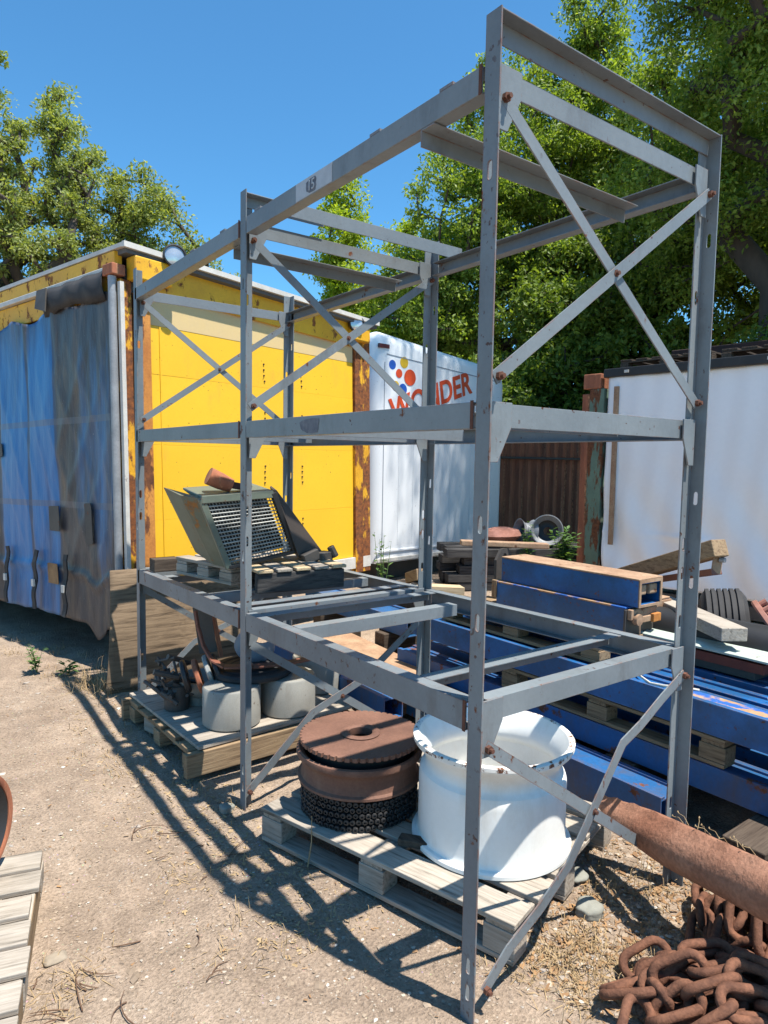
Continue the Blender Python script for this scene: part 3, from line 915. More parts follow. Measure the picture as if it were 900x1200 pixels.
# ------------------------------------------------------------------ pallets
def pallet(label, loc, rz, LX, LY, H, nb, along='y', gap=0.02, cols='grey', group=None, name='wooden_pallet', rot=None, jit=0.006, nblk=3):
    """boards run along local `along`; blocks and bottom runners below"""
    p = thing(name, label, 'pallet', loc, rz, group, rot)
    bt = 0.019
    mk = 'wood_%s_%s' % (cols, along)
    other = 'x' if along == 'y' else 'y'
    span, run = (LX, LY) if along == 'y' else (LY, LX)
    bw = (span - gap * (nb - 1)) / nb
    for k in range(nb):
        c = -span / 2 + bw / 2 + k * (bw + gap) + random.uniform(-jit, jit)
        ln = run + random.uniform(-0.02, 0.0)
        wv = bw * random.uniform(0.93, 1.0)
        e = random.uniform(-0.008, 0.008)
        mb = MB()
        if along == 'y':
            mb.box((c, e, H - bt / 2), (wv, ln, bt), Matrix.Rotation(random.uniform(-.006, .006), 3, 'Z'))
        else:
            mb.box((e, c, H - bt / 2), (ln, wv, bt), Matrix.Rotation(random.uniform(-.006, .006), 3, 'Z'))
        finish('deck_board', mb, mk, p, bevel=0.003)
    # cross boards under the deck, blocks, bottom runners
    xs = np.linspace(-run / 2 + 0.06, run / 2 - 0.06, nblk)
    ss = np.linspace(-span / 2 + 0.05, span / 2 - 0.05, 3)
    def put(nm, c_run, c_span, z, lr, ls, lz, m):
        cc, dd = ((c_span, c_run, z), (ls, lr, lz)) if along == 'y' else ((c_run, c_span, z), (lr, ls, lz))
        finish(nm, MB().box(cc, dd), m, p, bevel=0.003)
    zt = H - bt - 0.001
    for r_ in xs:
        put('cross_board', r_, 0, zt - 0.009, 0.10, span - 0.012, 0.017, 'wood_%s_%s' % (cols, other))
        for s_ in ss:
            put('block', r_, s_, (zt - 0.018 + 0.020) / 2, 0.115, 0.092, zt - 0.018 - 0.020 - 0.001, 'wood_%s_%s' % (cols, along))
    for s_ in ss:
        put('runner', 0, s_, 0.0105, run - 0.01, 0.095, 0.018, mk)
    return p

PA = math.atan2(0.279, 0.96)
# front pallet: corner (0.269,0.082) front, (-0.054,1.194) left
ux = Vector((math.cos(PA), math.sin(PA), 0)); uy = Vector((-math.sin(PA), math.cos(PA), 0))
pc = Vector((0.262, 0.085, 0)) + ux * 0.46 + uy * 0.585
pallet('weathered grey pallet carrying the white wheel rim and rusty discs', (pc.x, pc.y, 0.0), PA, 0.92, 1.17, 0.145, 6, 'y', 0.03, 'grey')
# back pallet + plywood deck
pallet('grey pallet under the plywood and the grey cast weights', (0.36, 2.42, 0), R(2), 0.95, 0.92, 0.125, 5, 'x', 0.05, 'brown')
bpal = [o for o in bpy.data.objects if o.get('label', '').startswith('grey pallet under the plywood')][0]
for yy in (-0.485, 0.485):
    finish('stringer', MB().box((-0.01, yy, 0.062), (0.99, 0.04, 0.122)), 'wood_brown_x', bpal, bevel=0.004)
ply = finish('plywood_sheet', MB().box((0, 0, 0.011), (0.97, 1.0, 0.018)), 'wood_grey_x', None, bevel=0.003)
ply.location = (0.40, 2.44, 0.1262); ply.rotation_euler = (0, 0, R(3))
tag(ply, 'flat worn plywood sheet lying on the pallet under the grey weights', 'plywood')
# left foreground pallet
e1 = Vector((0.21, 0.82, 0)).normalized()
la = math.atan2(-e1.x, e1.y)
lx = Vector((math.cos(la), math.sin(la), 0))
lc = Vector((-0.853, 1.41, 0)) - e1 * 0.60 - lx * 0.52
pallet('pale grey pallet lying on bare dirt by itself under the black drum', (lc.x, lc.y, 0), la, 1.04, 1.2, 0.13, 9, 'x', 0.022, 'grey')

lpal = [o for o in bpy.data.objects if o.get('label', '').startswith('pale grey pallet lying on bare')][0]
finish('stringer', MB().box((0.495, 0.0, 0.054), (0.035, 1.19, 0.106)), 'wood_brown_y', lpal, bevel=0.003)
# drum with rusty rim on the left pallet
dr = thing('steel_drum', 'round black drum with brown rusty rim standing on edge on the pale pallet', 'drum', (-1.115, 1.30, 0.131 + 0.195))
dax = Vector((0.62, -0.55, 0.0)).normalized()
drot = Vector((0, 0, 1)).rotation_difference(dax).to_matrix()
finish('barrel', MB().lathe([(0.0, -0.07), (0.165, -0.07), (0.17, 0.03), (0.166, 0.045), (0.145, 0.022), (0.08, 0.012), (0.0, 0.012)], 56, (0, 0, 0), drot), 'black_paint', dr, smooth=35)
finish('rim', MB().lathe([(0.172, 0.012), (0.191, 0.018), (0.195, 0.034), (0.191, 0.048), (0.176, 0.05), (0.170, 0.046)], 56, (0, 0, 0), drot, True), 'rust_brown', dr, smooth=50)

# ------------------------------------------------------------------ white wheel rim
wr = thing('wheel_rim', 'large white steel wheel rim standing open end up on the front pallet', 'wheel rim', (0.575, 0.505, 0.147))
RH = 0.405
prof = [(0.302, 0.0), (0.307, 0.004), (0.307, 0.018), (0.302, 0.024), (0.290, 0.027), (0.286, 0.036), (0.2845, 0.05), (0.283, 0.12), (0.283, 0.235), (0.282, 0.262), (0.277, 0.276), (0.264, 0.286), (0.259, 0.296),
        (0.259, 0.318), (0.264, 0.332), (0.284, 0.360), (0.294, 0.372), (0.303, 0.380), (0.307, 0.388), (0.307, 0.400), (0.300, RH), (0.286, RH - 0.002), (0.278, 0.388), (0.262, 0.362), (0.253, 0.335), (0.249, 0.318), (0.249, 0.298),
        (0.256, 0.284), (0.270, 0.270), (0.273, 0.255), (0.273, 0.12), (0.272, 0.05), (0.280, 0.02), (0.29, 0.0)]
finish('barrel', MB().lathe(prof, 96, (0, 0, 0), None, True), 'rim_white', wr, smooth=28)
finish('flange_ring', MB().lathe([(0.303, 0.386), (0.3085, 0.390), (0.3085, 0.4035), (0.300, 0.4075), (0.288, 0.4055), (0.2875, 0.402), (0.298, 0.4)], 96, (0, 0, 0), None, True), 'rim_edge', wr, smooth=50)
finish('wheel_disc', MB().lathe([(0.2635, 0.10), (0.24, 0.115), (0.20, 0.14), (0.12, 0.145), (0.09, 0.14), (0.09, 0.13), (0.12, 0.132), (0.20, 0.128), (0.24, 0.10), (0.2635, 0.085)], 96), 'rim_white', wr, smooth=40)

# ------------------------------------------------------------------ rusty stack: coil of roller chain, ring, sprocket
sx_, sy_ = 0.295, 1.005
cc = finish('roller_chain', MB(), 'black_paint')
def coil():
    mb = MB()
    for row in range(5):
        z = 0.160 + row * 0.0245
        n = 62
        rr = 0.236 + random.uniform(-.003, .004)
        for k in range(n):
            a = 2 * math.pi * (k + 0.5 * (row % 2)) / n
            c = Vector((rr * math.cos(a), rr * math.sin(a), z + 0.003 * math.sin(a * 3 + row)))
            o = Vector((math.cos(a), math.sin(a), 0))
            e = random.uniform(-.003, .004)
            mb.lathe([(0.0, 0.006 + e), (0.005, 0.006 + e), (0.0055, 0.012 + e), (0.0105, 0.011 + e), (0.0118, 0.008 + e), (0.0118, -0.02)], 8, c, Vector((0, 0, 1)).rotation_difference(o).to_matrix())
    mb.lathe([(0.16, 0.148), (0.227, 0.148), (0.227, 0.272), (0.16, 0.272)], 60, (0, 0, 0), None, True)
    return mb
bpy.data.objects.remove(cc)
cc = finish('roller_chain', coil(), 'black_paint')
cc.location = (sx_, sy_, 0)
tag(cc, 'coiled black greasy roller chain at the bottom of the rusty disc stack', 'chain')
rg = thing('rim_ring', 'deep rusty brown steel ring between the chain coil and the toothed disc', 'ring', (sx_, sy_, 0.2735))
finish('band', MB().lathe([(0.21, 0), (0.250, 0.0), (0.260, 0.005), (0.260, 0.015), (0.248, 0.021), (0.243, 0.04), (0.243, 0.078), (0.252, 0.098), (0.265, 0.106), (0.267, 0.116), (0.264, 0.128), (0.254, 0.132), (0.236, 0.12), (0.231, 0.03), (0.21, 0.02)], 80, (0, 0, 0), None, True), 'disc_rust', rg, smooth=35)
finish('inner_drum', MB().lathe([(0.0, 0.01), (0.206, 0.01), (0.215, 0.12), (0.22, 0.150), (0.19, 0.159), (0.075, 0.159), (0.07, 0.06), (0.0, 0.05)], 64), 'black_paint', rg, smooth=35)
sp = thing('sprocket_disc', 'flat rusty brown toothed disc with raised hub on top of the rusty stack', 'sprocket', (sx_, sy_ - 0.005, 0.435))
def gear(R0, n, d):
    out = []
    for k in range(n):
        a = 2 * math.pi * k / n
        s = 2 * math.pi / n
        for fr, rr in ((0.0, R0), (0.60, R0), (0.68, R0 - d * .75), (0.80, R0 - d), (0.92, R0 - d * .75)):
            out.append((rr * math.cos(a + fr * s), rr * math.sin(a + fr * s)))
    return out
finish('toothed_plate', MB().plate(gear(0.256, 52, 0.010), [circ(0, 0, 0.062, 32)], (0, 0, 0), (1, 0, 0), (0, 1, 0), 0.016), 'disc_rust', sp)
finish('hub', MB().lathe([(0.050, -0.01), (0.0605, -0.01), (0.0605, 0.010), (0.082, 0.0165), (0.084, 0.021), (0.074, 0.026), (0.060, 0.026), (0.050, 0.020)], 48, (0, 0, 0), None, True), 'disc_rust', sp, smooth=40)
# light scrap of wood on the pallet
wsx = finish('wood_scrap', MB().bar((0.245, 0.66, 0.162), (0.36, 0.49, 0.168), 0.05, 0.028, (0.8, 0.6, 0)), 'wood_dark_y', bevel=0.004)
tag(wsx, 'small dark broken wood chunk lying between the disc stack and the white rim', 'wood scrap')

# ------------------------------------------------------------------ grey cast weights and junk on the back pallet
def weight(x, y, label):
    o = finish('cast_weight', MB().lathe([(0.0, 0), (0.145, 0), (0.157, 0.010), (0.157, 0.205), (0.150, 0.215), (0.0, 0.215)], 56), 'grey_paint', smooth=35)
    o.location = (x, y, 0.1465)
    tag(o, label, 'weight', 'grey cast weights')
weight(0.215, 2.13, 'grey drum shaped cast weight nearest the plywood corner, left of the rack post')
weight(0.56, 2.12, 'grey drum shaped cast weight standing right of the rack post')
weight(0.90, 2.36, 'grey drum shaped cast weight at the far right, half hidden by the rusty discs')
fn = finish('funnel_housing', MB().lathe([(0.0, 0.0), (0.07, 0.0), (0.075, 0.05), (0.15, 0.12), (0.155, 0.16), (0.145, 0.16), (0.06, 0.06), (0.0, 0.055)], 40), 'grey_paint', smooth=40)
fn.location = (0.19, 2.52, 0.1465)
tag(fn, 'pale grey funnel shaped housing under the dark discs on the plywood', 'housing')
bd = thing('rubber_disc', 'flat black rubber disc lying across the two grey weights', 'disc', (0.40, 2.26, 0.3625))
finish('disc', MB().lathe([(0.0, 0.0), (0.225, 0.0), (0.236, 0.010), (0.236, 0.026), (0.225, 0.038), (0.10, 0.042), (0.0, 0.042)], 64), 'black_rubber', bd, smooth=35)
for k in range(3):
    mb = MB().lathe([(0.07 + 0.05 * k, 0.0425), (0.078 + 0.05 * k, 0.047), (0.09 + 0.05 * k, 0.0425)], 56)
    finish('tread_ring', mb, 'black_rubber', bd, smooth=60)
finish('centre_bolt', MB().lathe([(0, 0.052), (0.018, 0.051), (0.022, 0.043)], 20, (0.11, -0.09, 0)), 'galvanised', bd, smooth=40)
fr = thing('bent_frame', 'reddish brown bent steel seat frame leaning on the black rubber disc', 'frame', (0, 0, 0))
fpts = [(0.10, 2.36, 0.74), (0.105, 2.34, 0.66), (0.125, 2.31, 0.55), (0.155, 2.27, 0.475), (0.21, 2.22, 0.435), (0.35, 2.15, 0.43), (0.52, 2.09, 0.435), (0.72, 2.05, 0.45)]
mb = MB()
for a, b in zip(fpts[:-1], fpts[1:]):
    mb.bar(a, b, 0.05, 0.012, (0.5, 0.85, 0.1))
finish('bent_bar', mb, 'bracket_brown', fr, bevel=0.002)
finish('back_plate', MB().bar((0.20, 2.42, 0.47), (0.17, 2.45, 0.74), 0.10, 0.012, (0.8, -0.5, 0)), 'dark_steel', fr)
finish('stay', MB().bar((0.27, 2.40, 0.44), (0.24, 2.46, 0.72), 0.02, 0.02, (1, 0, 0)), 'rust_brown', fr)
sb = finish('seat_shell', MB().lathe([(0.17, 0.0), (0.165, 0.05), (0.14, 0.14), (0.10, 0.18), (0.09, 0.175), (0.13, 0.13), (0.155, 0.05), (0.16, 0.0)], 32, (0, 0, 0), Matrix.Rotation(R(38), 3, 'X'), True), 'blue_grey_sheet', smooth=50)
sb.location = (0.48, 2.40, 0.46)
sb.scale = (0.72, 0.72, 0.72)
tag(sb, 'blue grey curved sheet shell behind the brown bent frame', 'shell')
# clutch discs on edge, chain bundle
for k, (x, y, r_, m, lb) in enumerate(((0.055, 2.40, 0.095, 'black_paint', 'blackened greasy clutch disc on edge, leftmost of the row on the plywood'),
                                       (0.115, 2.36, 0.10, 'rust_brown', 'rusty brown clutch disc on edge in the middle of the row on the plywood'),
                                       (0.17, 2.33, 0.10, 'mesh_wire', 'shiny bare metal clutch disc on edge beside the rusty one'),
                                       (0.215, 2.31, 0.105, 'black_paint', 'black clutch disc on edge touching the rubber disc'))):
    ax_ = Vector((0.93, -0.35, 0.25 + 0.05 * k)).normalized()
    q = Vector((0, 0, 1)).rotation_difference(ax_).to_matrix()
    o = finish('clutch_disc', MB().lathe([(0.03, -0.014), (r_ - .006, -0.014), (r_, -0.008), (r_, 0.008), (r_ - .006, 0.014), (0.03, 0.014)], 40, (0, 0, 0), q, True), m, smooth=35)
    o.location = (x, y, 0.385 if k > 1 else 0.36)
    tag(o, lb, 'clutch disc', 'clutch discs on edge')
mb = MB()
for k in range(26):
    p0 = Vector((0.02 + random.uniform(-.07, .09), 2.52 + random.uniform(-.1, .07), 0.30 + random.uniform(-.07, .10)))
    pts = [p0 + Vector((random.uniform(-.05, .05), random.uniform(-.05, .05), random.uniform(-.04, .04))) * j for j in range(3)]
    mb.tube(pts, random.uniform(0.008, 0.018), 7)
mb.lathe([(0.0, 0), (0.07, 0), (0.075, 0.14), (0.0, 0.15)], 24, (0.04, 2.50, 0.15))
o = finish('engine_part', mb, 'dark_steel', smooth=40)
tag(o, 'tangled dark engine part with hoses beside the clutch discs', 'engine part')

# ------------------------------------------------------------------ grille unit on charred pallets on the lower shelf
zs = z1(2.2) + 0.001
gp = pallet('light grey pallet on the rack shelf under the left half of the grille', (0.47, 2.52, zs), R(12), 0.60, 0.56, 0.105, 5, 'y', 0.03, 'grey')
cp = thing('charred_pallet', 'blackened charred pallet end on the rack shelf under the grille', 'pallet', (0, 0, zs))
finish('stringer', MB().bar((0.25, 1.905, 0.055), (0.755, 1.855, 0.052), 0.04, 0.105, (0, 1, 0)), 'wood_burnt_x', cp, bevel=0.006)
finish('stringer', MB().bar((0.29, 2.30, 0.052), (0.80, 2.25, 0.050), 0.04, 0.10, (0, 1, 0)), 'wood_burnt_x', cp, bevel=0.006)
for k in range(5):
    x = 0.29 + k * 0.108
    finish('deck_board', MB().bar((x, 1.87 - k * 0.009, 0.118), (x + 0.045, 2.32 - k * 0.009, 0.117), 0.085, 0.018, (1, 0, 0)), 'wood_grey_y' if k % 2 else 'wood_pale_y', cp, bevel=0.004)
for k in range(2):
    finish('foot_board', MB().bar((0.34 + 0.26 * k, 1.90 - .02 * k, -0.0 + 0.004), (0.37 + .26 * k, 2.30 - .02 * k, 0.004), 0.09, 0.004, (1, 0, 0)), 'wood_burnt_x', cp)
gu = thing('radiator_grille', 'grey green engine grille cowl with wire mesh front tilted on the charred pallet', 'grille', (0, 0, 0))
zb = zs + 0.128
FTL, FTR = Vector((0.016, 2.06, 1.392)), Vector((0.425, 2.06, 1.415))
FBR, FBL = Vector((0.585, 2.10, zb + 0.045)), Vector((0.180, 2.085, zb - 0.012))
back = Vector((0.015, 0.30, 0.03))
BTL, BTR, BBR, BBL = [p + back for p in (FTL, FTR, FBR, FBL)]
def quadslab(a, b, c, d, t):
    n = (b - a).cross(d - a).normalized() * t
    return MB().hexa([a, b, c, d], [a + n, b + n, c + n, d + n])
LBo, LTo = FTL + Vector((-0.075, 0.10, 0.012)), FBL + Vector((-0.05, 0.09, 0.012))
finish('left_cheek', MB().hexa([FTL, LBo, LTo, FBL], [FTL + back * .2, LBo + back, LTo + back, FBL + back * .2]), 'green_grey_rust', gu, bevel=0.004)
finish('top_cowl', MB().hexa([FTL + Vector((0, -.012, -.03)), FTR + Vector((0, -.012, -.03)), BTR, BTL], [FTL + Vector((0, -.012, .012)), FTR + Vector((0, -.012, .012)), BTR + Vector((0, 0, .012)), BTL + Vector((0, 0, .012))]), 'green_grey', gu, bevel=0.004)
finish('back_core', quadslab(FTL + back * .45, FTR + back * .45, FBR + back * .45, FBL + back * .45, 0.01), 'black_paint', gu)
def lerp2(u, v):
    return (FTL.lerp(FTR, u)).lerp(FBL.lerp(FBR, u), v)
fm = MB()
fm.bar(lerp2(0, 0), lerp2(0, 1), 0.035, 0.02, (1, 0, 0.4))
fm.bar(lerp2(0, 0.03), lerp2(1, 0.03), 0.03, 0.02, (0, 0, 1))
finish('frame', fm, 'green_grey', gu, bevel=0.003)
fm = MB()
fm.bar(lerp2(1, 0), lerp2(1, 1), 0.03, 0.03, (1, 0, 0.4))
fm.bar(lerp2(0, 0.985), lerp2(1, 0.985), 0.02, 0.03, (0, 0, 1))
finish('frame', fm, 'black_paint', gu, bevel=0.003)
wm = MB()
for k in range(17):
    v = 0.07 + 0.9 * k / 17
    wm.tube([lerp2(0.03, v), lerp2(0.5, v), lerp2(0.97, v)], 0.0042, 6)
for k in range(21):
    u = 0.04 + 0.93 * k / 21
    wm.tube([lerp2(u, 0.06) + Vector((0, .006, 0)), lerp2(u, 0.98) + Vector((0, .006, 0))], 0.0026, 5)
finish('wire_mesh', wm, 'mesh_wire', gu, smooth=60)
sd_ = MB()
a_, b_, c_, d_ = FTR + Vector((0.012, -0.01, 0.005)), FTR + Vector((0.05, 0.05, 0.01)), Vector((0.80, 2.13, zb + 0.02)), Vector((0.60, 2.07, zb + 0.01))
n_ = Vector((0.03, 0.13, 0.02))
sd_.hexa([a_, b_, c_, d_], [a_ + n_, b_ + n_, c_ + n_, d_ + n_])
finish('side_panel', sd_, 'brown_panel', gu, bevel=0.004, label='dark brown side panel')
hb = MB()
hb.box((0.75, 2.06, zb + 0.015), (0.11, 0.07, 0.055), Matrix.Rotation(R(25), 3, 'Z'))
hb.box((0.66, 2.05, zb + 0.022), (0.10, 0.05, 0.06), Matrix.Rotation(R(-20), 3, 'Y'))
hb.tube([(0.80, 2.06, zb + 0.07), (0.83, 2.05, zb + 0.01)], 0.022, 10)
finish('hinge_bracket', hb, 'dark_steel', gu, bevel=0.004)
px_ = thing('exhaust_stub', 'short rusty brown pipe stub lying on top of the grille cowl', 'pipe', (0, 0, 0))
mb = MB()
mb.tube([(0.085, 2.13, 1.505), (0.15, 2.12, 1.475), (0.205, 2.11, 1.452)], [0.047, 0.045, 0.036], 16)
finish('tube', mb, 'rust_brown', px_, smooth=40)
mb = MB().bar((0.14, 2.11, 1.468), (0.31, 2.10, 1.437), 0.055, 0.035, (0, 1, 0))
finish('flange', mb, 'rust_dark', px_, bevel=0.006)
o = finish('wood_block', MB().box((0.12, 2.93, z1(2.9) + 0.043), (0.16, 0.10, 0.08)), 'wood_dark_x', bevel=0.004)
tag(o, 'small dark wood block on the rack shelf left of the pallets', 'wood block')

# ------------------------------------------------------------------ leaning plywood, timber foot
def board():
    n, m_ = 30, 16
    vs = []
    for j in range(m_ + 1):
        t = j / m_
        for i in range(n + 1):
            s = i / n
            x = -0.14 + 1.05 * s + 0.10 * t * (1 - s)
            y = 3.36 - 0.05 * s + 0.24 * t - 0.05 * math.sin(math.pi * t) * (1 - 0.5 * s)
            top = 0.80 - 0.30 * max(0, s - 0.42) + (0.012 * math.sin(s * 60) + 0.01 * math.sin(s * 97)) * (s > 0.3)
            vs.append((x, y, top * t))
    k = n + 1
    fs = [(j * k + i, j * k + i + 1, (j + 1) * k + i + 1, (j + 1) * k + i) for j in range(m_) for i in range(n)]
    o = finish('leaning_plywood', MB().add(vs, fs), 'plywood', smooth=60)
    o.modifiers.new('Solidify', 'SOLIDIFY').thickness = 0.014
    tag(o, 'brown weathered plywood board leaning against the yellow trailer behind the rack', 'plywood')
board()
o = finish('timber_offcut', MB().bar((0.05, 3.04, 0.035), (0.42, 3.20, 0.035), 0.08, 0.065, (0, 1, 0)), 'wood_grey_x', bevel=0.005)
tag(o, 'grey timber offcut on the dirt at the foot of the far rack post', 'timber')
o = finish('timber_offcut', MB().box((0, 0, 0.04), (0.10, 0.32, 0.08)), 'wood_grey_y', bevel=0.005)
o.location = (-0.02, 2.50, 0); o.rotation_euler = (0, 0, R(14))
tag(o, 'grey timber offcut lying left of the back pallet', 'timber')

# ------------------------------------------------------------------ blue beams on pallets
def steel_beam(label, x0, x1, y0, y1, za, zb, m='blue_paint', hollow=True, capm=None, top=None, group='blue steel beams in the stack'):
    b = thing('steel_beam', label, 'beam', ((x0 + x1) / 2, y0, za), 0, group)
    w, h, L = x1 - x0, zb - za, y1 - y0
    t = 0.008
    mb = MB()
    # box section with raised edge flanges, open at both ends
    mb.b2((-w / 2, 0, 0), (-w / 2 + t, L, h))
    mb.b2((w / 2 - t, 0, 0), (w / 2, L, h))
    mb.b2((-w / 2 + t + .0003, 0, 0.0004), (w / 2 - t - .0003, L, t))
    mb.b2((-w / 2 + t + .0003, 0, h - t - 0.012), (w / 2 - t - .0003, L, h - 0.012))
    mb.b2((-w / 2 + t + .0003, 0, h - 0.0118), (-w / 2 + t + 0.022, L, h - 0.0004))
    mb.b2((w / 2 - t - 0.022, 0, h - 0.0118), (w / 2 - t - .0003, L, h - 0.0004))
    finish('body', mb, m, b, bevel=0.002)
    if top:
        finish('top_sheet', MB().b2((-w / 2 - 0.004, -0.005, h + 0.0003), (w / 2 + 0.004, L, h + 0.010)), top, b, bevel=0.003)
    if capm:
        finish('end_plate', MB().b2((-w / 2 - 0.01, -0.012, -0.004), (w / 2 + 0.01, -0.0005, h * 0.98)), capm, b, bevel=0.002)
    return b
G2 = 'blue steel beams in the stack'
steel_beam('lowest blue beam on the ground, nearest the white rim', 1.30, 1.47, 0.22, 2.35, 0.02, 0.20, 'blue_worn')
steel_beam('worn blue beam above the ground sleepers, under the bottom pallet', 1.50, 1.66, -1.1, 2.3, 0.205, 0.325, 'blue_worn')
steel_beam('worn blue beam hidden behind the one under the bottom pallet', 1.80, 1.96, -1.1, 2.3, 0.205, 0.325, 'blue_worn')
for k, y in enumerate((-0.75, -0.15, 0.55, 1.3, 2.0)):
    o = finish('timber_sleeper', MB().box((1.86, 0, 0.1), (0.75 if y > 0.1 else 1.05, 0.16, 0.19)), 'wood_dark_x', bevel=0.006)
    o.location = (0 if y > 0.1 else -0.1, y, 0.002)
    tag(o, ('dark timber sleeper under the blue beams, nearest the rusty pipe', 'dark timber sleeper under the blue beams just past the rack foot', 'dark timber sleeper behind the lowest blue beam, beside the white rim',
            'dark timber sleeper behind the lowest blue beam, mid stack', 'dark timber sleeper at the far end of the blue beams')[k], 'sleeper', 'sleepers under the blue beams')
P1 = pallet('brown pallet low in the blue beam stack, showing three blocks', (1.96, 0.70, 0.327), 0, 0.92, 1.28, 0.128, 6, 'y', 0.03, 'brown')
zc0, zc1 = 0.462, 0.598
steel_beam('blue beam with dirty tan strip on top, front of the middle layer', 1.49, 1.625, -1.25, 2.15, zc0, zc1)
steel_beam('clean bright blue beam second from the front in the middle layer', 1.70, 1.83, -1.25, 2.35, zc0, zc1 - .01)
steel_beam('bright blue beam third from the front in the middle layer', 1.90, 2.03, -1.3, 2.30, zc0, zc1)
steel_beam('bright blue beam at the back of the middle layer', 2.12, 2.26, -1.3, 2.2, zc0, zc1)
o = finish('dirt_strip', MB().b2((1.515, -1.1, zc1 - 0.0118), (1.60, 0.32, zc1 - 0.001)), 'tan_blue')
tag(o, kind='stuff')
for k, y in enumerate((-0.9, -0.35)):
    o = finish('timber_sleeper', MB().box((1.9, y, 0.393), (0.85, 0.11, 0.13)), 'wood_brown_x', bevel=0.006)
    tag(o, ('brown timber spacer under the middle blue beams, farther from the rack', 'brown timber spacer under the middle blue beams, nearer the rack')[k], 'spacer', 'timber spacers')
pallet('upper pallet in the beam stack carrying the two short capped beams', (1.98, 1.32, zc1 + 0.002), 0, 0.88, 1.20, 0.105, 6, 'y', 0.03, 'brown')
zd = zc1 + 0.002 + 0.105 + 0.002
d1 = steel_beam('short blue beam with rusty pinned end plate on the upper pallet', 1.79, 2.03, 0.755, 1.67, zd, zd + 0.142, 'blue_paint', capm='dark_steel', top='tan_blue')
mb = MB()
finish('latch', MB().box((0.0, -0.026, 0.115), (0.235, 0.026, 0.055)), 'tan_rust', d1, bevel=0.004)
finish('latch', MB().box((0.03, -0.042, 0.085), (0.19, 0.02, 0.034)), 'tan_rust', d1, bevel=0.004)
finish('latch', MB().box((0.075, -0.058, 0.088), (0.07, 0.022, 0.045)), 'orange_rust', d1, bevel=0.004)
pnm = MB().lathe([(0, -0.02), (0.026, -0.02), (0.03, -0.012), (0.03, 0.012), (0.0, 0.014)], 20, (-0.075, -0.05, 0.09), Matrix.Rotation(R(90), 3, 'X'))
pnm.tube([(-0.075, -0.06, 0.085), (-0.074, -0.062, 0.02)], 0.005, 6)
finish('pin', pnm, 'tan_rust', d1, smooth=40)
finish('end_bracket', MB().box((-0.10, 0.93, 0.10), (0.06, 0.04, 0.11)), 'wood_brown_z', d1, bevel=0.004)
d2 = steel_beam('uppermost short blue beam with tan rusty top and open end', 1.82, 2.03, 0.70, 1.66, zd + 0.155, zd + 0.295, 'blue_paint', top='tan_rust')
finish('end_rim', MB().plate([(-0.105, -0.001), (0.105, -0.001), (0.105, 0.141), (-0.105, 0.141)], [[(-0.088, 0.012), (0.088, 0.012), (0.088, 0.126), (-0.088, 0.126)]], (0, -0.001, 0), (1, 0, 0), (0, 0, 1), 0.006), 'tan_rust', d2)
finish('hollow_shade', MB().b2((-0.094, 0.16, 0.009), (0.094, 0.17, 0.118)), 'black_paint', d2)  # black sheet inside the open end, standing in for the shade there
for s_ in (-1, 1):
    finish('end_lug', MB().box((s_ * 0.05, 0.035, 0.085), (0.07, 0.05, 0.055)), 'tan_rust', d2, bevel=0.008)
steel_beam('short blue beam at the back of the upper pallet beside the timbers', 2.10, 2.28, 0.80, 1.75, zd, zd + 0.14, 'blue_worn', capm='tan_rust', top='tan_rust')
rp = MB()
pts = [(1.93 + 0.02 * math.sin(k * .8), 0.62 - k * 0.13, zc1 + 0.012 + 0.012 * math.sin(k * 1.7)) for k in range(12)]
pts = [(1.56 + 0.055 * math.sin(k * 0.9), 0.72 - k * 0.06, zc1 + 0.0058 + 0.003 * math.sin(k * 2.1)) for k in range(9)]
rp.tube(pts, 0.006, 6)
o = finish('white_rope', rp, 'rope_white', smooth=60)
tag(o, 'thin white rope lying on the front blue beam of the middle layer', 'rope')
rp = MB().tube([(1.765 + 0.03 * math.sin(k * 0.9), 0.02 - k * 0.07, zc1 - .01 + 0.006 + 0.003 * math.sin(k * 2.1)) for k in range(9)], 0.006, 6)
o = finish('white_rope', rp, 'rope_white', smooth=60)
tag(o, 'thin white rope on the second blue beam, right of the rack post', 'rope')
# dark bracket plate with ring and tan bar at the far left end
bk = thing('lifting_bracket', 'upright dark grey bracket plate with a ring hole and tan bar behind the upper beams', 'bracket', (1.92, 1.80, zc0))
finish('plate', MB().plate([(0, 0.0), (0.17, 0.0), (0.17, 0.50), (0.12, 0.57), (0.05, 0.57), (0, 0.50)], [circ(0.085, 0.52, 0.02, 16)], (0, 0, 0), (1, 0.1, 0), (0, 0, 1), -0.02), 'dark_steel', bk)
finish('bar', MB().bar((-0.12, 0.22, 0.60), (0.36, -0.12, 0.585), 0.08, 0.035, (0.4, 0.9, 0)), 'tan_rust', bk, bevel=0.006)

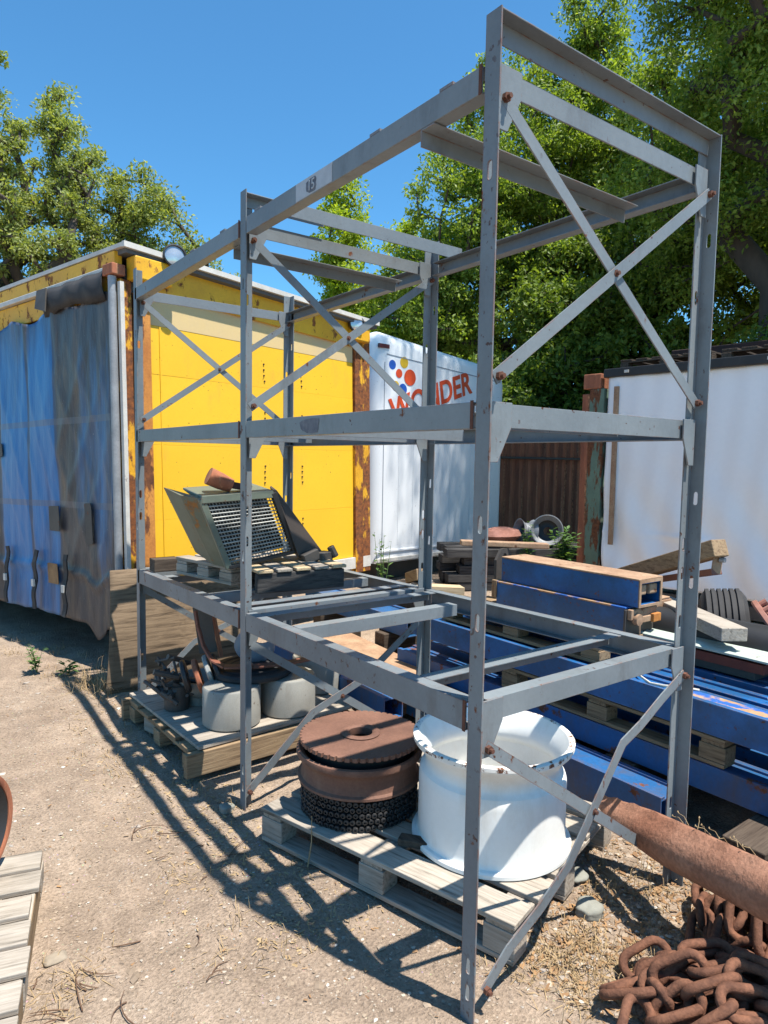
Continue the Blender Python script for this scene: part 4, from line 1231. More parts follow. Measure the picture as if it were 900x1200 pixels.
# pieces lying under the rack, left of the beams
o = finish('rusty_plate', MB().hexa([(1.14, 1.75, .24), (1.52, 1.75, .24), (1.66, 3.1, .22), (1.22, 3.1, .22)], [(1.14, 1.75, .252), (1.52, 1.75, .252), (1.66, 3.1, .232), (1.22, 3.1, .232)]), 'tan_rust')
tag(o, 'flat dusty tan rusted plate lying past the middle rack frame', 'plate')
steel_beam('blue beam lying past the middle rack frame beside the tan plate', 1.70, 1.95, 2.45, 3.9, 0.33, 0.46)
steel_beam('dark edged blue beam in front of the tan plate under the rack', 0.98, 1.12, 1.75, 3.2, 0.10, 0.24, 'blue_worn')
for k, (x, y) in enumerate(((1.38, 2.0), (1.38, 2.95), (1.85, 2.7), (1.85, 3.6))):
    o = finish('timber_sleeper', MB().box((x, y, 0.115 if x < 1.5 else 0.162), (0.42, 0.12, 0.20 if x < 1.5 else 0.324)), 'wood_dark_x', bevel=0.006)
    tag(o, ('dark timber under the near end of the tan plate', 'dark timber under the far end of the tan plate', 'tall dark timber stack under the near end of the far blue beam', 'tall dark timber stack under the far end of the far blue beam')[k], 'sleeper', 'timbers past the rack')

# ------------------------------------------------------------------ timbers and scrap on the right
heap = thing('lumber_heap', 'low dark heap of crossed scrap timbers behind the blue beam stack', 'timber heap', (0, 0, 0))
for k in range(4):
    z = 0.08 + k * 0.135
    for j in range(3):
        if k % 2 == 0:
            a, b = (2.42 + j * 0.3, -1.2 + random.uniform(-.1, .1), z), (2.45 + j * 0.3 + random.uniform(-.05, .05), 2.2, z)
        else:
            a, b = (2.36, -0.9 + j * 1.25, z), (3.15, -0.9 + j * 1.25 + random.uniform(-.1, .1), z)
        finish('timber', MB().bar(a, b, 0.16, 0.13, (1, 0, 0) if k % 2 == 0 else (0, 1, 0)), 'wood_dark_y' if k % 2 == 0 else 'wood_dark_x', heap, bevel=0.006)
o = finish('timber_post', MB().bar((2.70, 1.62, 0.755), (2.375, 0.57, 1.155), 0.105, 0.095, (1, -0.3, 0)), 'wood_brown_y', bevel=0.006)
tag(o, 'square brown timber post with pale sawn end sticking up over the blue beams', 'timber')
sc = thing('steel_channel', 'brown rusty steel channel with an upright end lug under the timber post', 'channel', (0, 0, 0))
finish('bar', MB().bar((2.76, 1.55, 0.745), (2.40, 0.595, 1.018), 0.07, 0.035, (1, -0.3, 0)), 'bracket_brown', sc, bevel=0.003)
finish('end_lug', MB().bar((2.398, 0.600, 1.005), (2.415, 0.597, 1.125), 0.055, 0.012, (0.8, -0.5, 0)), 'tan_rust', sc, bevel=0.003)
finish('bolt', MB().lathe([(0, 0.03), (0.014, 0.028), (0.016, 0.0)], 16, (2.41, 0.585, 1.085), Matrix.Rotation(R(90), 3, 'X')), 'galvanised', sc, smooth=40)
o = finish('timber_plank', MB().bar((2.36, 0.90, 0.80), (1.94, 0.26, 0.80), 0.13, 0.065, (1, -0.5, 0.0)), 'wood_grey_y', bevel=0.004)
tag(o, 'grey thick plank sloping down to the right past the rack post', 'plank')
bp = finish('black_pipe', MB().lathe([(0.105, 0), (0.115, 0.0), (0.115, 2.6), (0.105, 2.6)], 32, (0, 0, 0), None, True), 'black_paint', smooth=40)
bp.location = (2.31, -1.35, 0.70); bp.rotation_euler = (R(-90), 0, R(4))
tag(bp, 'thick dull black pipe lying behind the grey plank', 'pipe')
ws = thing('wall_sheet', 'pale green corrugated sheet with red underside on the blue beams', 'sheet', (0, 0, 0))
mb = MB()
xs = np.linspace(0, 0.30, 25)
vs = []
for yy, zz in ((0.06, 0.700), (1.0, 0.700)):
    for x in xs:
        vs.append((1.92 + x * 1.0, yy, zz + 0.006 * math.sin(x * 130)))
n = len(xs)
mb.add(vs, [(i, i + 1, n + i + 1, n + i) for i in range(n - 1)])
w_ = finish('sheet', mb, 'pale_green_sheet', ws)
w_.modifiers.new('Solidify', 'SOLIDIFY').thickness = 0.012
finish('underside', MB().b2((1.94, 0.12, 0.640), (2.17, 0.735, 0.684)), 'red_side', ws)
finish('underside', MB().b2((1.95, 0.16, 0.602), (2.16, 0.73, 0.638)), 'dark_steel', ws)
# tyres
def tyre(loc, ax, label, Ro=0.30, wdt=0.26):
    q = Vector((0, 0, 1)).rotation_difference(Vector(ax).normalized()).to_matrix()
    w = wdt / 2
    pr = [(0.17, -w * .7), (0.2, -w), (Ro - .05, -w), (Ro - .015, -w * .8)]
    for k in range(6):
        a = -w * .8 + 1.6 * w * k / 6
        b = 1.6 * w / 6
        pr += [(Ro, a + b * .15), (Ro, a + b * .75), (Ro - .014, a + b * .8), (Ro - .014, a + b)]
    pr += [(Ro - .05, w), (0.2, w), (0.17, w * .7)]
    o = finish('tyre', MB().lathe(pr, 56, (0, 0, 0), q, True), 'black_rubber', smooth=30)
    o.location = loc
    tag(o, label, 'tyre', 'old tyres by the pale tarp')
tyre((2.95, 0.80, 0.53), (0.5, -0.85, 0.1), 'worn black ribbed tyre lying by the pale tarp, beside the timber post')
tyre((3.0, 0.40, 0.56), (0.5, -0.85, 0.1), 'worn black ribbed tyre by the pale tarp at the far right, above the rusty hub')
hb = thing('rusty_hub', 'pinkish rusty cast hub with lugs lying in front of the tyres', 'hub', (2.52, 0.36, 0.74))
q = Vector((0, 0, 1)).rotation_difference(Vector((0.4, -0.7, 0.6)).normalized()).to_matrix()
finish('flange', MB().lathe([(0.05, 0), (0.15, 0), (0.155, 0.01), (0.15, 0.03), (0.09, 0.035), (0.085, 0.08), (0.05, 0.08)], 32, (0, 0, 0), q, True), 'pink_rust', hb, smooth=35)
for k in range(7):
    a = k * 2 * math.pi / 7
    finish('lug', MB().tube([q @ Vector((0.12 * math.cos(a), 0.12 * math.sin(a), 0.03)), q @ Vector((0.12 * math.cos(a), 0.12 * math.sin(a), 0.07))], 0.016, 8), 'pink_rust', hb)

# ------------------------------------------------------------------ big rusty pipe and anchor chains
pp0, pp1 = Vector((1.02, 0.325, 0.195)), Vector((0.55, -0.86, 0.478))
def rusty_pipe():
    d = (pp1 - pp0)
    L = d.length
    d.normalize()
    up = Vector((0.15, 0.1, 1))
    a = d.cross(up).normalized()
    b = a.cross(d).normalized()
    n, m_ = 44, 60
    mb = MB()
    vs = []
    r0 = 0.078
    for sh, rr in ((0, r0), (1, r0 - 0.008)):
        for j in range(m_ + 1):
            t = j / m_
            for i in range(n + 1):
                u = i / n
                ang = math.radians(78) + 0.10 + u * (2 * math.pi - 0.12)
                sgn = math.cos(ang - math.radians(200))
                # torch-cut end: the tip tapers to one side
                cut = 0.58 * (1 - math.cos(ang - math.radians(68))) / 2
                s = cut * (1 - t) + t * L
                r_ = rr * (1 + 0.02 * math.sin(ang * 3 + t * 7)) * (0.55 + 0.45 * min(1, (s + 0.02) / 0.34) ** 0.6)
                lip = 0.012 * math.exp(-((1 - u) / 0.035) ** 2) * (1 + .4 * math.sin(t * 70)) + 0.004 * math.sin(t * 120) * math.exp(-(u / 0.02) ** 2)
                p = pp0 + d * s + (a * math.cos(ang) + b * math.sin(ang)) * (r_ + lip)
                vs.append(p)
    k = n + 1
    N = k * (m_ + 1)
    fs = []
    for sh in (0, 1):
        for j in range(m_):
            for i in range(n):
                q = (sh * N + j * k + i, sh * N + j * k + i + 1, sh * N + (j + 1) * k + i + 1, sh * N + (j + 1) * k + i)
                fs.append(q if sh == 0 else q[::-1])
    for i in range(n):
        fs.append((i, N + i, N + i + 1, i + 1))
        e = m_ * k
        fs.append((e + i, e + i + 1, N + e + i + 1, N + e + i))
    for j in range(m_):
        fs.append((j * k, (j + 1) * k, N + (j + 1) * k, N + j * k))
        fs.append((j * k + n, N + j * k + n, N + (j + 1) * k + n, (j + 1) * k + n))
    mb.add(vs, fs)
    o = finish('rusty_pipe', mb, 'pipe_rust', smooth=60)
    tag(o, 'thick rough rusty pipe with a split seam resting on the chain heaps', 'pipe')
rusty_pipe()

def link_mesh():
    mb = MB()
    r, Ls, Wd = 0.0138, 0.040, 0.037
    pts = []
    for k in range(9):
        a = -math.pi / 2 + math.pi * k / 8
        pts.append((Ls + Wd * math.cos(a) * 0.95, Wd * math.sin(a), 0))
    for k in range(9):
        a = math.pi / 2 + math.pi * k / 8
        pts.append((-Ls + Wd * math.cos(a) * 0.95, Wd * math.sin(a), 0))
    mb.tube(pts, r, 10, closed=True)
    return mb
link_proto = finish('link', link_mesh(), 'chain_rust', smooth=80)
link_me = link_proto.data
bpy.data.objects.remove(link_proto)

def chain_pile(root, path, n, roll0=0.0):
    """links threaded along a path, alternate ones turned"""
    path = [Vector(p) for p in path]
    seg = [0.0]
    for a, b in zip(path[:-1], path[1:]):
        seg.append(seg[-1] + (b - a).length)
    def at(s):
        s = min(max(s, 0), seg[-1] - 1e-6)
        for i in range(len(seg) - 1):
            if seg[i + 1] >= s:
                return path[i].lerp(path[i + 1], (s - seg[i]) / max(1e-9, seg[i + 1] - seg[i]))
    for k in range(n):
        s = 0.05 + k * 0.116
        if s > seg[-1] - 0.05:
            break
        p = at(s)
        t = (at(s + 0.05) - at(s - 0.05)).normalized()
        up = Vector((0, 0, 1))
        a = up.cross(t)
        a = a.normalized() if a.length > 1e-4 else Vector((1, 0, 0))
        b = t.cross(a)
        roll = roll0 + (R(42) if k % 2 else R(-46)) + random.uniform(-.35, .35)
        y = a * math.cos(roll) + b * math.sin(roll)
        z = t.cross(y)
        o = bpy.data.objects.new('link', link_me)
        COL.objects.link(o)
        o.parent = root
        o.matrix_local = Matrix(((t.x, y.x, z.x, p.x), (t.y, y.y, z.y, p.y), (t.z, y.z, z.z, p.z), (0, 0, 0, 1)))

def mound_path(c, rx, ry, h, seed, rows, a0):
    """back-and-forth rows over a mound"""
    rr = random.Random(seed)
    pts = []
    ca_, sa_ = math.cos(a0), math.sin(a0)
    for lay in range(2):
        k = 1.0 - 0.30 * lay
        for j in range(rows):
            v = -1 + 2 * (j + 0.5) / rows
            ext = math.sqrt(max(0.05, 1 - v * v * 0.9))
            us = np.linspace(-ext, ext, 7)
            if j % 2:
                us = us[::-1]
            for u in us:
                q = max(0.0, 1 - (u * u + v * v) * 0.8)
                z = 0.03 + (h * q) * (0.55 + 0.45 * lay) + rr.uniform(-.012, .03)
                x, y = u * rx * k + rr.uniform(-.015, .015), v * ry * k + rr.uniform(-.015, .015)
                pts.append((c[0] + x * ca_ - y * sa_, c[1] + x * sa_ + y * ca_, z))
    return pts
ch = thing('anchor_chain', 'heap of heavy rusty chain with thick links in full sun, nearest the camera', 'chain', (0, 0, 0))
core = MB()
# ------------- front heap
path = mound_path((0.56, -0.43), 0.27, 0.25, 0.15, 3, 6, R(-35))
chain_pile(ch, path, 98)
ch2 = thing('anchor_chain', 'heap of rusty chain in the shade under the thick pipe', 'chain', (0, 0, 0))
chain_pile(ch2, mound_path((0.98, -0.36), 0.24, 0.24, 0.23, 9, 5, R(20)), 80, 0.4)

# ------------------------------------------------------------------ things far back between truck and container
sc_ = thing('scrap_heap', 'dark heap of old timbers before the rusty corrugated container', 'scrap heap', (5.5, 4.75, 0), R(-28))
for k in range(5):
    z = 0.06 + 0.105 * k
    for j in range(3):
        finish('timber', MB().bar((-1.0 + random.uniform(-.2, .1), -0.4 + j * 0.28 + random.uniform(-.05, .05), z), (1.4 + random.uniform(-.3, .2), -0.45 + j * 0.3 + random.uniform(-.05, .05), z), 0.2, 0.10, (0, 1, 0)), 'wood_burnt_x', sc_, bevel=0.005)  # timbers not charred: near-black colour paints in the heap's shade
rc = thing('rusty_container', 'dark rusty corrugated container wall in tree shade behind the scrap heap', 'container', (6.2, 6.5, 0))
mb = MB()
vs = []
xs = []
x = 0.0
while x < 3.6:
    for dx, dy in ((0, 0), (0.07, 0), (0.11, 0.05), (0.18, 0.05)):
        xs.append((x + dx, dy))
    x += 0.22
n = len(xs)
for z in (0.15, 2.2):
    vs += [(a, b, z) for a, b in xs]
mb.add(vs, [(i, i + 1, n + i + 1, n + i) for i in range(n - 1)])
finish('corrugated_wall', mb, 'rust_brown', rc)
finish('body', MB().b2((0.02, 0.08, 0.12), (3.6, 2.4, 2.25)), 'rust_dark', rc)
finish('top_rail', MB().b2((-0.02, -0.04, 2.2), (3.65, 0.075, 2.32)), 'rust_dark', rc, bevel=0.01)
finish('lock_rod', MB().tube([(0.05, -0.05, 1.68), (3.5, -0.05, 1.68)], 0.02, 8), 'dark_steel', rc)
def small_rim(loc, ax, label, r0=0.26):
    q = Vector((0, 0, 1)).rotation_difference(Vector(ax).normalized()).to_matrix()
    t = thing('wheel_rim', label, 'wheel rim', loc, 0, 'small rims on the far scrap heap')
    finish('barrel', MB().lathe([(r0, -.10), (r0 - .02, -.07), (r0 - .05, -.03), (r0 - .05, .04), (r0 - .015, .08), (r0, .10), (r0 - .012, .10), (r0 - .03, .07), (r0 - .065, .03), (r0 - .065, -.03), (r0 - .035, -.07), (r0 - .015, -.10)], 40, (0, 0, 0), q, True), 'galvanised', t, smooth=40)
    finish('wheel_disc', MB().lathe([(r0 - .062, -.02), (0.1, -.04), (0.05, -0.03), (0.05, -0.045), (0.1, -.055), (r0 - .06, -.035)], 40, (0, 0, 0), q, True), 'black_paint', t, smooth=40)
small_rim((5.52, 4.38, 0.74), (-0.75, -0.6, 0.15), 'grey wheel rim with dark centre facing out, largest on the far scrap heap', 0.20)
small_rim((5.36, 4.60, 0.72), (-0.95, 0.35, 0.1), 'grey wheel rim seen edge on beside the larger one on the far scrap heap', 0.16)
o = finish('tarp_bundle', MB().lathe([(0, -.12), (0.16, -.10), (0.24, 0.0), (0.20, 0.09), (0.10, 0.13), (0, 0.14)], 24), 'pink_rust', smooth=60)
o.location = (5.02, 4.70, 0.68); o.scale = (1.25, 0.9, 0.75)
tag(o, 'pinkish rounded bundle on the far scrap heap right of the white truck', 'bundle')

# roof load on the container
def roofload():
    x, y = cpt(0.55, -0.62)
    p = pallet('flat dark pallet lying on the container roof, at its far end', (x, y, 2.605), R(5), 1.0, 1.0, 0.15, 6, 'x', 0.04, 'dark', 'pallets on the container roof')
    x, y = cpt(0.55, -1.75)
    p = pallet('flat dark pallet lying on the container roof, nearer end', (x, y, 2.605), R(6), 1.0, 1.1, 0.15, 6, 'x', 0.04, 'dark', 'pallets on the container roof')
    o = finish('rusty_girder', MB().b2((-0.08, -3.6, 0), (0.08, 1.6, 0.18)), 'rust_dark', bevel=0.01)
    x, y = cpt(0.95, -1.9)
    o.location = (x, y, 2.758); o.rotation_euler = (0, 0, R(5))
    tag(o, 'long dark rusty girder lying across the pallets on the container roof', 'girder')
roofload()

# small scrap wood behind the middle post
for k, (x, y, z, l, a) in enumerate(((2.15, 2.9, 0.56, 0.34, 20), (2.32, 2.75, 0.56, 0.3, -25), (2.25, 3.0, 0.65, 0.3, 70))):
    o = finish('wood_offcut', MB().box((0, 0, 0), (l, 0.13, 0.09), Matrix.Rotation(R(12 * k - 8), 3, 'Y')), ('wood_grey_x', 'wood_pale_x', 'wood_brown_x')[k], bevel=0.005)
    o.location = (x, y, z); o.rotation_euler = (0, 0, R(a))
    tag(o, ('grey wood offcut in the small pile behind the middle rack post', 'pale wood offcut in the small pile behind the middle rack post', 'brown wood offcut topmost in the small pile behind the middle rack post')[k], 'wood offcut', 'offcuts behind the rack')
o = finish('timber_crib', MB().b2((2.0, 2.6, 0.0), (2.5, 3.2, 0.515)), 'wood_dark_x', bevel=0.01)
tag(o, 'dark squat timber crib under the small wood offcuts', 'timber crib')

# ------------------------------------------------------------------ ground
_r2 = np.random.default_rng(3)
WAVES = [(0.6 * 1.11 ** k, _r2.uniform(0, 2 * np.pi), _r2.uniform(0, 6.28)) for k in range(60)]
def ground_z(X, Y):
    Z = np.zeros_like(np.asarray(X, float))
    for f, th, ph in WAVES:
        Z = Z + np.sin((X * np.cos(th) + Y * np.sin(th)) * f + ph) * 0.0085 / f ** 0.6
    near = np.clip(1.2 - np.hypot(X, Y - 1.5) / 9, 0, 1)
    return Z * near - 0.010
def ground():
    xs = np.concatenate([np.linspace(-400, -14, 14), np.linspace(-12, -3.2, 20), np.arange(-3, 3.0, 0.03), np.linspace(3.2, 14, 30), np.linspace(18, 400, 14)])
    ys = np.concatenate([np.linspace(-400, -14, 12), np.linspace(-12, -2.2, 14), np.arange(-2, 5.5, 0.03), np.linspace(5.8, 18, 30), np.linspace(22, 500, 14)])
    X, Y = np.meshgrid(xs, ys)
    Z = ground_z(X, Y)
    me = bpy.data.meshes.new('ground')
    nx, ny = len(xs), len(ys)
    co = np.stack([X, Y, Z], -1).reshape(-1, 3)
    idx = np.arange(nx * ny).reshape(ny, nx)
    q = np.stack([idx[:-1, :-1], idx[:-1, 1:], idx[1:, 1:], idx[1:, :-1]], -1).reshape(-1, 4)
    build_np(me, co, q, True)
    me.materials.append(MATS['dirt'])
    o = bpy.data.objects.new('ground', me)
    COL.objects.link(o)
    o['kind'] = 'structure'
def build_np(me, co, q, smooth=False):
    smooth = bool(smooth)
    me.vertices.add(len(co))
    me.vertices.foreach_set('co', np.ascontiguousarray(co, np.float32).ravel())
    k = q.shape[1]
    me.loops.add(q.size)
    me.loops.foreach_set('vertex_index', q.astype(np.int32).ravel())
    me.polygons.add(len(q))
    me.polygons.foreach_set('loop_start', (np.arange(len(q)) * k).astype(np.int32))
    me.polygons.foreach_set('use_smooth', np.full(len(q), smooth))
    me.update(calc_edges=True)
    me.validate()
ground()

def stuff(name, co, q, m):
    me = bpy.data.meshes.new(name)
    build_np(me, co, q)
    for mm in (m if isinstance(m, (list, tuple)) else [m]):
        me.materials.append(MATS[mm])
    o = bpy.data.objects.new(name, me)
    COL.objects.link(o)
    o['kind'] = 'stuff'
    return o

# gravel: squashed octahedra / random boxes
def gravel(name, n, rlo, rhi, m, region, powr=2.2):
    base = np.array([[1, 0, 0], [-1, 0, 0], [0, 1, 0], [0, -1, 0], [0, 0, 1], [0, 0, -1], [.65, .65, .55], [-.65, .6, .5], [.6, -.65, .5], [-.6, -.65, .55]], float)
    tri = np.array([[4, 6, 0], [0, 6, 2], [4, 2, 6], [2, 7, 4], [2, 1, 7], [4, 7, 1], [4, 1, 9], [1, 3, 9], [4, 9, 3], [4, 3, 8], [3, 0, 8], [4, 8, 0], [5, 2, 0], [5, 1, 2], [5, 3, 1], [5, 0, 3]])
    P = region(n)
    s = rlo + (rhi - rlo) * rng.random(n) ** powr
    sc = s[:, None] * rng.uniform([.7, .7, .25], [1.4, 1.1, .5], (n, 3))
    V = base[None] * sc[:, None, :] * rng.uniform(.8, 1.2, (n, 10, 3))
    a = rng.uniform(0, 6.28, n)
    ca_, sa_ = np.cos(a)[:, None], np.sin(a)[:, None]
    x = V[..., 0] * ca_ - V[..., 1] * sa_
    y = V[..., 0] * sa_ + V[..., 1] * ca_
    V = np.stack([x, y, V[..., 2]], -1)
    V[..., :2] += P[:, None, :]
    V[..., 2] += (ground_z(P[:, 0], P[:, 1]) + sc[:, 2] * 0.15)[:, None]
    q = (tri[None] + (np.arange(n) * 10)[:, None, None]).reshape(-1, 3)
    return stuff(name, V.reshape(-1, 3), q, m)
def reg_near(n):
    r_ = rng.random(n) ** 0.6 * 5.2
    a = rng.uniform(R(-8), R(100), n)
    return np.stack([-1.4 + r_ * np.cos(a) * 0.95, -1.2 + r_ * np.sin(a)], -1)
def reg_left(n):
    return np.stack([rng.uniform(-2.2, 0.35, n), rng.uniform(-0.9, 4.2, n)], -1)
def reg_right(n):
    return np.stack([rng.uniform(0.3, 1.5, n), rng.normal(0.0, 0.28, n)], -1)
def pebble_mat():
    m, nt, b = start('pebbles')
    g = nd(nt, 'ShaderNodeNewGeometry')
    c = ramp(nt, g.outputs['Random Per Island'], [(0.0, (0.20, 0.15, 0.105)), (0.35, (0.29, 0.22, 0.155)), (0.65, (0.35, 0.275, 0.20)), (0.85, (0.29, 0.255, 0.22)), (0.96, (0.42, 0.36, 0.28)), (1.0, (0.56, 0.52, 0.46))])
    nt.links.new(c, b.inputs['Base Color'])
    b.inputs['Roughness'].default_value = 0.9
    MATS['pebbles'] = m
pebble_mat()
gravel('gravel', 60000, 0.0016, 0.0075, 'pebbles', reg_near, 3.2)
gravel('gravel', 520, 0.005, 0.020, 'pebbles', reg_left, 4.0)
gravel('gravel', 2200, 0.003, 0.017, 'pebbles', reg_right, 2.5)

def blades(name, pts, n_per, hlo, hhi, spread, wd, m, flat=0.5):
    P = np.repeat(np.asarray(pts, float), n_per, 0)
    n = len(P)
    P[:, :2] += rng.normal(0, spread, (n, 2))
    a = rng.uniform(0, 6.28, n)
    h = rng.uniform(hlo, hhi, n)
    lean = rng.uniform(0.2, 1.0, n) * flat * 2
    dx, dy = np.cos(a) * h * lean, np.sin(a) * h * lean
    dz = h * np.clip(1.1 - lean, 0.04, 1)
    wx, wy = -np.sin(a) * wd, np.cos(a) * wd
    z0 = ground_z(P[:, 0], P[:, 1])
    if P.shape[1] > 2:
        z0 = P[:, 2]
    v0 = np.stack([P[:, 0] - wx, P[:, 1] - wy, z0], -1)
    v1 = np.stack([P[:, 0] + wx, P[:, 1] + wy, z0], -1)
    v2 = np.stack([P[:, 0] + dx * .55 + wx * .7, P[:, 1] + dy * .55 + wy * .7, z0 + dz * .8], -1)
    v3 = np.stack([P[:, 0] + dx * .55 - wx * .7, P[:, 1] + dy * .55 - wy * .7, z0 + dz * .8], -1)
    v4 = np.stack([P[:, 0] + dx, P[:, 1] + dy, z0 + dz * .85], -1)
    co = np.stack([v0, v1, v2, v3, v4, v4 + np.array([0.0005, 0, 0])], 1).reshape(-1, 3)
    k = (np.arange(n) * 6)[:, None]
    q = np.concatenate([k + np.array([[0, 1, 2, 3]]), k + np.array([[3, 2, 5, 4]])], 0)
    return stuff(name, co, q, m)
tufts = [(rng.uniform(-0.5, 0.0), rng.uniform(0.5, 2.9)) for _ in range(34)]
tufts += [(rng.uniform(0.25, 1.3), rng.normal(0.02, 0.16)) for _ in range(90)]
tufts += [(rng.uniform(-0.3, 0.2) - (y - 3.6) * 0.22, y) for y in rng.uniform(3.4, 6, 60)]
tufts += [(rng.uniform(-1.0, -0.75), rng.uniform(0.5, 0.95)) for _ in range(9)]
tufts += [(rng.uniform(0.35, 0.6), rng.uniform(-0.15, 0.1)) for _ in range(35)]
blades('dry_grass', tufts, 16, 0.02, 0.075, 0.035, 0.0016, 'dry_straw', 0.6)
def chips(name, n, region, m, lo, hi):
    P = region(n)
    a = rng.uniform(0, 6.28, n)
    l = rng.uniform(lo, hi, n)
    w = l * rng.uniform(.1, .4, n)
    ti = rng.uniform(-.3, .3, n) * l
    ux_, uy_ = np.cos(a) * l / 2, np.sin(a) * l / 2
    vx, vy = -np.sin(a) * w / 2, np.cos(a) * w / 2
    z = ground_z(P[:, 0], P[:, 1]) + 0.002 + rng.uniform(0, 0.005, n)
    c = [np.stack([P[:, 0] + s1 * ux_ + s2 * vx, P[:, 1] + s1 * uy_ + s2 * vy, z + s1 * ti * .3 + s2 * w * .2], -1) for s1, s2 in ((-1, -1), (1, -1), (1, 1), (-1, 1))]
    co = np.stack(c, 1).reshape(-1, 3)
    q = np.arange(n * 4).reshape(n, 4)
    return stuff(name, co, q, m)
chips('bark_chips', 2600, reg_right, 'chip_bark', 0.008, 0.034)
chips('bark_chips', 1800, lambda n: np.stack([rng.normal(-0.15, 0.16, n), rng.uniform(0.5, 3.2, n)], -1), 'dry_straw', 0.006, 0.022)
chips('leaf_litter', 900, reg_left, 'chip_bark', 0.005, 0.018)
def twigs(n):
    mb = MB()
    for k in range(n):
        x, y = rng.uniform(-1.0, 0.05), rng.uniform(0.3, 1.7)
        if k > n * .6:
            x, y = rng.uniform(-1.0, -0.7), rng.uniform(0.55, 0.9)
        a = rng.uniform(0, 6.28)
        L = rng.uniform(0.04, 0.16)
        cv = rng.uniform(-2, 2)
        pts = []
        gz_ = float(ground_z(x, y))
        for j in range(6):
            t = j / 5
            pts.append((x + L * t * math.cos(a + cv * t * .4), y + L * t * math.sin(a + cv * t * .4), gz_ + 0.005 + 0.006 * math.sin(t * 3)))
        mb.tube(pts, [0.0024, 0.0022, 0.002, 0.0018, 0.0014, 0.001], 5)
    o = finish('dry_twigs', mb, 'twig_brown')
    o['kind'] = 'stuff'
twigs(26)
def rock(x, y, z, r, sc, label, seed, m='stone_grey'):
    bm = bmesh.new()
    bmesh.ops.create_icosphere(bm, subdivisions=3, radius=r)
    rr = random.Random(seed)
    ph = [rr.uniform(0, 6) for _ in range(6)]
    for v in bm.verts:
        p = v.co.normalized()
        k = 1 + 0.16 * math.sin(p.x * 3 + ph[0]) + 0.13 * math.sin(p.y * 4 + ph[1]) + 0.1 * math.sin(p.z * 5 + ph[2]) + 0.05 * math.sin(p.x * 9 + ph[3])
        v.co = Vector((v.co.x * sc[0], v.co.y * sc[1], v.co.z * sc[2])) * k
    me = bpy.data.meshes.new('rock')
    bm.to_mesh(me)
    bm.free()
    me.materials.append(MATS[m])
    me.polygons.foreach_set('use_smooth', [True] * len(me.polygons))
    o = bpy.data.objects.new('rock', me)
    COL.objects.link(o)
    o.location = (x, y, z + float(ground_z(x, y)))
    tag(o, label, 'rock')
rock(0.68, 0.115, 0.018, 0.045, (1.3, 0.9, 0.6), 'pale greenish grey stone on the dirt beside the front pallet corner', 1)
rock(0.81, 0.27, 0.012, 0.035, (1.3, 1, 0.6), 'dull grey stone in shade past the front pallet', 2)
rock(-0.06, 1.56, 0.01, 0.03, (1.2, 1, 0.7), 'small bluish stone in the shade by the middle rack post', 5)
rock(-0.90, 0.98, 0.004, 0.024, (1.4, 1, 0.5), 'small flat pale stone beside the left pallet', 6, 'pebble_mix')

# ------------------------------------------------------------------ weeds
def weed(loc, h, nst, nl, ls, label, spread=0.25, m='leaf_weed'):
    t = thing('weed', label, 'weed', loc)
    sm = MB()
    lv = MB()
    for s in range(nst):
        a = random.uniform(0, 6.28)
        ln = random.uniform(0.1, 1) * spread
        hh = h * random.uniform(0.65, 1.0)
        top = Vector((math.cos(a) * ln * h, math.sin(a) * ln * h, hh))
        mid = top * 0.5 + Vector((0, 0, hh * 0.08))
        sm.tube([(0, 0, 0), mid, top], [0.006 * h + .0015, 0.004 * h + .001, 0.001], 5)
        for k in range(nl):
            f = 0.15 + 0.85 * (k + random.random()) / nl
            p = mid * (2 * f) if f < .5 else mid.lerp(top, (f - .5) * 2)
            b = random.uniform(0, 6.28)
            L = ls * random.uniform(.6, 1.1) * (1.15 - f * .5)
            d = Vector((math.cos(b), math.sin(b), random.uniform(-.1, .8))).normalized()
            n = d.cross(Vector((0, 0, 1))).normalized() * L * 0.2
            lv.add([p, p + d * L * .45 + n, p + d * L - Vector((0, 0, L * .15)), p + d * L * .45 - n], [(0, 1, 2, 3)])
    finish('stem', sm, m, t)
    finish('leaves', lv, m, t)
weed((-0.42, 4.15, 0), 0.22, 7, 7, 0.075, 'bright green weed with small leaves at the edge of the trailer shade, farther one', 0.4)
weed((-0.25, 3.95, 0), 0.13, 5, 6, 0.085, 'low bright green weed at the edge of the trailer shade, nearer the plywood', 0.5)
weed((2.55, 3.9, 0.0), 0.95, 6, 14, 0.09, 'leafy green weed in front of the white truck between the posts', 0.1)
weed((4.79, 4.06, 0.30), 0.62, 4, 26, 0.14, 'slim tall green thistle left of the far wheel rims', 0.10)
weed((4.72, 3.5, 0.36), 0.52, 12, 22, 0.15, 'broad bushy green thistle below the far wheel rims', 0.38)
weed((1.13, -0.28, 0.0), 0.12, 5, 5, 0.06, 'dark small green weed in the shade under the rusty pipe', 0.5)
dg_ = [(-0.14 + rng.normal(0, .06), 3.62 + rng.normal(0, .12)) for _ in range(30)]
blades('dry_grass', dg_, 14, 0.08, 0.22, 0.05, 0.0018, 'dry_straw', 0.7)
